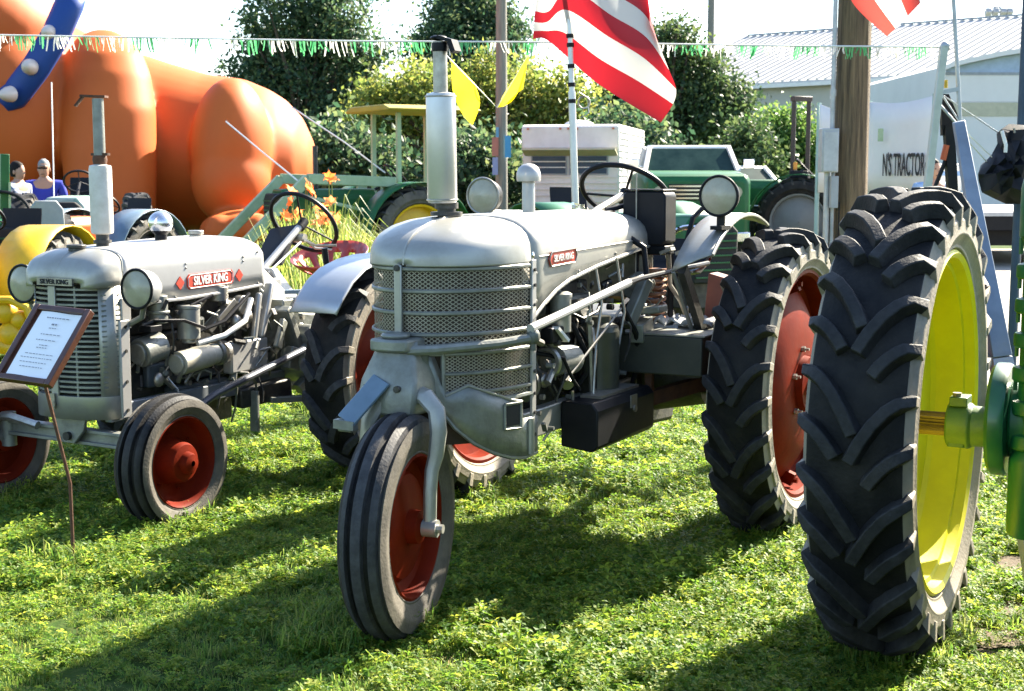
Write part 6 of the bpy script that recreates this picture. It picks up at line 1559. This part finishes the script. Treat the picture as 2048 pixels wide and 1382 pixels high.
# ------------------------------------------------------------------ flowers and tall weeds behind the left tractor
STEM = leaf_mat('lily_stems', [(.06, .10, .02), (.12, .17, .04), (.20, .22, .07)], .35)
PETAL = leaf_mat('orange_petals', [(.72, .16, .02), (.78, .24, .04), (.80, .36, .12)], .4)
def blades(b, cx, cy, n, hmin, hmax, spread, w, r):
    for _ in range(n):
        q = r.uniform(0, 6.28); h = r.uniform(hmin, hmax); l = r.uniform(.2, 1) * spread
        x, y = cx + r.gauss(0, .05), cy + r.gauss(0, .05)
        d = Vector((math.cos(q), math.sin(q), 0)); s_ = Vector((-d.y, d.x, 0)) * w
        p0 = Vector((x, y, 0)); p1 = p0 + d * l * .25 + Vector((0, 0, h * .55)); p2 = p0 + d * l * .65 + Vector((0, 0, h * .92)); p3 = p0 + d * l * 1.0 + Vector((0, 0, h * (.98 if l < .5 * spread else .80)))
        b.add([p0 - s_, p0 + s_, p1 + s_ * .9, p1 - s_ * .9, p2 + s_ * .6, p2 - s_ * .6, p3], [(0, 1, 2, 3), (3, 2, 4, 5), (5, 4, 6)])
def lily(px, py, Z, n, label):
    top = at(px, py, Z); x = top.x; r = random.Random(int(px * 7))
    t = thing('lily_plant', label, 'flower', (x, Z, 0), group='orange lilies behind the left tractor')
    b = MB(); blades(b, 0, 0, 46, .6, top.z * .98, .60, .013, r); b.build('leaves', STEM, t, smooth=0)
    for i in range(n):
        p = Vector((r.uniform(-.22, .22), r.uniform(-.15, .15), top.z * r.uniform(.80, 1.0)))
        b = MB(); b.tube([(p.x * .3, p.y * .3, 0), (p.x * .7, p.y * .7, p.z * .6), p], .006, 5); st = b.build('stem', STEM, t)
        b = MB()
        tl = Vector((r.gauss(0, .7), r.gauss(0, .7), .35)).normalized(); _, tu, tv = frame(tl)
        for kk in range(6):
            q = 1.047 * kk; d = (tu * math.cos(q) + tv * math.sin(q) + tl * .8).normalized(); s_ = (tv * math.cos(q) - tu * math.sin(q)) * .026
            b.add([p, p + d * .05 - s_, p + d * .085 - tl * .012, p + d * .115 - tl * .045, p + d * .05 + s_], [(0, 1, 2, 4), (2, 3, 4)])
        b.build('blossom', PETAL, st, smooth=0)
for i, a in enumerate(((612, 372, 14.5, 5, 'tall orange lilies under the rump of the inflatable'), (650, 408, 14.0, 5, 'low orange lilies right of the thin steering wheel'), (600, 400, 14.2, 4, 'orange lilies seen through the thin steering wheel'), (670, 345, 15.0, 3, 'leafy lily stalks before the pale front loader'))): lily(*a)
def tall_grass():
    b = MB(); r = random.Random(9)
    for _ in range(620):
        px = r.uniform(530, 790); Z = r.uniform(10.2, 15.5)
        p = at(px, 500, Z)
        blades(b, p.x, Z, 5, .35, 1.0 if px < 720 else .75, .35, .008, r)
    for _ in range(260):
        px = r.uniform(570, 735); Z = r.uniform(13.4, 16.0)
        p = at(px, 500, Z)
        blades(b, p.x, Z, 5, .8, 1.25 if px < 690 else 1.05, .6, .009, r)
    q = b.build('tall_grass', leaf_mat('tall_grass_blades', [(.06, .12, .02), (.12, .18, .03), (.20, .24, .05), (.30, .29, .10)], .4), None, smooth=0)
    tag(q, None, None, kind='stuff')
tall_grass()

# ------------------------------------------------------------------ lawn: instanced tufts of clover and grass
TUFTS = bpy.data.collections.new('lawn_tufts')
CLOVER = leaf_mat('clover_leaves', [(.044, .115, .014), (.096, .182, .020), (.170, .236, .028), (.26, .275, .042)], .5)
BLADE = leaf_mat('lawn_blades', [(.036, .10, .014), (.075, .155, .022), (.135, .20, .036), (.21, .225, .065)], .48)
def tuft_clover(seed, n, rad, h):
    r = random.Random(seed); b = MB()
    for _ in range(n):
        q = r.uniform(0, 6.28); d = rad * r.random() ** .6; z = h * r.uniform(.35, 1) * (1 - .35 * d / rad)
        c = Vector((d * math.cos(q), d * math.sin(q), z))
        tilt = Vector((r.gauss(0, .45), r.gauss(0, .45), 1)).normalized(); _, u, v = frame(tilt)
        s = r.uniform(.007, .0135); a0 = r.uniform(0, 6.28)
        for k in range(3):
            a = a0 + 2.094 * k; e = (u * math.cos(a) + v * math.sin(a)); f = (u * -math.sin(a) + v * math.cos(a))
            b.add([c, c + e * s * .9 + f * s * .55 + tilt * s * .15, c + e * s * 1.5, c + e * s * .9 - f * s * .55 + tilt * s * .15], [(0, 1, 2, 3)])
        b.add([c - tilt * .001 + u * .0012, c - u * .0012, Vector((c.x * .6, c.y * .6, 0))], [(0, 1, 2)])
    return b
def tuft_blades(seed, n, rad, h):
    r = random.Random(seed); b = MB()
    for _ in range(n):
        q = r.uniform(0, 6.28); d = rad * r.random() ** .5; hh = h * r.uniform(.45, 1.1)
        p0 = Vector((d * math.cos(q), d * math.sin(q), 0)); a = r.uniform(0, 6.28); l = hh * r.uniform(.2, .9)
        e = Vector((math.cos(a), math.sin(a), 0)); s_ = Vector((-e.y, e.x, 0)) * r.uniform(.0014, .0026)
        p1 = p0 + e * l * .35 + Vector((0, 0, hh * .65)); p2 = p0 + e * l + Vector((0, 0, hh * .9))
        b.add([p0 - s_, p0 + s_, p1 + s_ * .8, p1 - s_ * .8, p2], [(0, 1, 2, 3), (3, 2, 4)])
    return b
def tuft_weed(seed, n, h):
    r = random.Random(seed); b = MB()
    for _ in range(n):
        a = r.uniform(0, 6.28); ln = h * r.uniform(.6, 1.1); e = Vector((math.cos(a), math.sin(a), 0)) * r.uniform(.15, .6)
        for k in range(7):
            f = (k + 1) / 7; c = e * ln * f + Vector((0, 0, ln * (f - .25 * f * f)))
            for s2 in (1, -1):
                q = a + s2 * r.uniform(.8, 2.0); dd = Vector((math.cos(q), math.sin(q), r.uniform(0, .7))).normalized(); sd = Vector((-math.sin(q), math.cos(q), 0))
                L_ = r.uniform(.009, .018)
                b.add([c, c + dd * L_ * .5 + sd * L_ * .3, c + dd * L_, c + dd * L_ * .5 - sd * L_ * .3], [(0, 1, 2, 3)])
    return b
DRY = leaf_mat('dry_blades', [(.20, .16, .07), (.30, .25, .12), (.16, .15, .05)], .3)
kinds = [tuft_clover(1, 48, .07, .055), tuft_clover(2, 42, .075, .04), tuft_clover(3, 58, .08, .07), tuft_blades(4, 46, .06, .07), tuft_blades(5, 60, .08, .05), tuft_blades(6, 34, .05, .11), tuft_weed(7, 5, .11), tuft_weed(8, 7, .09), tuft_blades(9, 16, .09, .035)]
for i, b in enumerate(kinds):
    me = b.mesh('tuft_%s' % 'abcdefghi'[i], DRY if i == 8 else CLOVER if i in (0, 1, 2, 6, 7) else BLADE, smooth=0)
    TUFTS.objects.link(bpy.data.objects.new('tuft_%s' % 'abcdefghi'[i], me))
def lawn():
    def noise(x, y):
        return (np.sin(x * 2.1 + 1.3 * np.sin(y * 1.7)) + np.sin(y * 2.7 + 1.1 * np.sin(x * 2.3 + 2)) + .6 * np.sin(x * 6.1 + y * 4.3) + .5 * np.sin(y * 7.7 - x * 3.1)) / 3.1
    P, K, Sz = [], [], []
    # (near, far, tufts per m2, size)
    for y0, y1, dens, sz in ((3.3, 6.2, 720, 1.0), (6.2, 8.5, 420, 1.15), (8.5, 12, 150, 1.5), (12, 20, 45, 2.3), (20, 42, 11, 3.6)):
        wmax = .56 * y1 + 2.0
        n = int(dens * (y1 - y0) * 2 * wmax)
        x = rng.uniform(-wmax, wmax, n); y = rng.uniform(y0, y1, n)
        keep = np.abs(x) < np.where(rng.random(n) < np.clip((np.abs(x) - .40 * y - .5) / 1.2, 0, .75), .40 * y + .5, .54 * y + 1.9)
        nz = noise(x, y)
        soil = np.zeros(n, bool)
        for sx, sy, rx, ry in SOIL_SPOTS: soil |= ((x - sx) / rx) ** 2 + ((y - sy) / ry) ** 2 < rng.uniform(.15, 1.1, n)
        path = (y > 9) & (x > 3.2 + (y - 9) * .143) & (x < 11)
        keep &= ~soil & ~path & (rng.random(n) < .78 + .3 * nz)
        x, y, nz = x[keep], y[keep], nz[keep]; n = len(x)
        kd = np.where(nz + rng.normal(0, .35, n) > .0, rng.choice([0, 1, 2, 2, 6, 7], n), rng.choice([3, 0, 1, 2, 1, 6, 0, 7], n))
        near = (y < 5.2) & (x < .2) & (rng.random(n) < .7)      # short dry lawn in the near left
        kd = np.where(near, rng.choice([3, 4, 4, 1, 8], n), kd)
        s = sz * rng.uniform(.6, 1.25, n) * (1 + .35 * nz) * np.where(near, .7, 1)
        P.append(np.stack([x, y, np.zeros(n)], 1)); K.append(kd); Sz.append(s)
    # longer uncut growth round the wheels
    for cx, cy, n in ((1.29, 4.56, 150), (1.16, 6.06, 110), (-.21, 6.80, 80), (-.52, 4.70, 120), (-1.52, 6.20, 110), (-2.46, 6.68, 90), (-.69, 7.35, 80), (-1.731, 5.474, 14)):
        a = rng.uniform(0, 6.283, n); d = rng.uniform(.03, 1, n) ** .6 * .32
        az = math.radians(28); u = np.cos(a) * d * .95; v = np.sin(a) * d * .62
        P.append(np.stack([cx + u * -math.sin(az) + v * math.cos(az), cy - u * math.cos(az) - v * math.sin(az), np.zeros(n)], 1))
        K.append(rng.choice([2, 5, 6, 5, 7, 6], n)); Sz.append(rng.uniform(.8, 1.35, n))
    P = np.concatenate(P); K = np.concatenate(K); Sz = np.concatenate(Sz)
    me = bpy.data.meshes.new('lawn_grass'); me.vertices.add(len(P)); me.vertices.foreach_set('co', P.ravel())
    for nm, tp, val in (('kind_id', 'INT', K.astype(np.int32)), ('size', 'FLOAT', Sz.astype(np.float32)), ('turn', 'FLOAT', rng.uniform(0, 6.28, len(P)).astype(np.float32))):
        a = me.attributes.new(nm, tp, 'POINT'); a.data.foreach_set('value', val)
    o = bpy.data.objects.new('lawn_grass', me); COL.objects.link(o)
    ng = bpy.data.node_groups.new('scatter_tufts', 'GeometryNodeTree')
    ng.interface.new_socket('Geometry', in_out='INPUT', socket_type='NodeSocketGeometry'); ng.interface.new_socket('Geometry', in_out='OUTPUT', socket_type='NodeSocketGeometry')
    N, L = ng.nodes, ng.links
    gi, go = N.new('NodeGroupInput'), N.new('NodeGroupOutput')
    mp = N.new('GeometryNodeMeshToPoints'); ip = N.new('GeometryNodeInstanceOnPoints'); ci = N.new('GeometryNodeCollectionInfo')
    ci.inputs['Collection'].default_value = TUFTS; ci.inputs['Separate Children'].default_value = True; ci.inputs['Reset Children'].default_value = True
    ip.inputs['Pick Instance'].default_value = True
    def attr(nm, tp):
        a = N.new('GeometryNodeInputNamedAttribute'); a.data_type = tp; a.inputs['Name'].default_value = nm
        return [s for s in a.outputs if s.enabled][0]
    cb = N.new('ShaderNodeCombineXYZ'); L.new(attr('turn', 'FLOAT'), cb.inputs['Z'])
    er = N.new('FunctionNodeEulerToRotation'); L.new(cb.outputs[0], er.inputs[0])
    L.new(gi.outputs[0], mp.inputs[0]); L.new(mp.outputs[0], ip.inputs['Points']); L.new(ci.outputs[0], ip.inputs['Instance'])
    L.new(attr('kind_id', 'INT'), ip.inputs['Instance Index']); L.new(er.outputs[0], ip.inputs['Rotation']); L.new(attr('size', 'FLOAT'), ip.inputs['Scale'])
    L.new(ip.outputs[0], go.inputs[0])
    md = o.modifiers.new('scatter', 'NODES'); md.node_group = ng
    tag(o, None, None, kind='stuff')
lawn()

# ------------------------------------------------------------------ small fittings in the two engine bays
def fittings(root, x0, x1, y0, y1, z0, z1, n, seed):
    r = random.Random(seed)
    for m_ in (STEEL, GREASY, SILVER_OLD):
        b = MB()
        for _ in range(n):
            c = Vector((r.uniform(x0, x1), r.uniform(y0, y1), r.uniform(z0, z1))); k = r.random()
            d = Vector((r.gauss(0, 1), r.gauss(0, .6), r.gauss(0, 1))).normalized()
            if k < .35: b.cyl(c, c + Vector((0, r.uniform(.012, .03), 0)), r.uniform(.006, .014), n=7)
            elif k < .6: b.cyl(c, c + d * r.uniform(.03, .09), r.uniform(.006, .016), n=8)
            elif k < .8: b.bar(c, c + d * r.uniform(.03, .10), r.uniform(.008, .03), r.uniform(.006, .02))
            else: b.tube([c, c + d * .06 + Vector((0, .02, .0)), c + d * .12 + Vector((0, .0, -.05)), c + d * .15 + Vector((0, -.03, -.10))], r.uniform(.003, .007), 5)
        o = b.build('small_fittings', m_, root); o['kind'] = 'stuff'
fittings(CT, .45, 1.30, .12, .28, .60, 1.14, 44, 5)
fittings(CT, -.1, .5, .20, .36, .90, 1.10, 7, 8)
fittings(LT, .30, 1.22, .13, .27, .54, .95, 40, 6)
fittings(LT, -.1, .30, .14, .32, .50, .88, 9, 7)
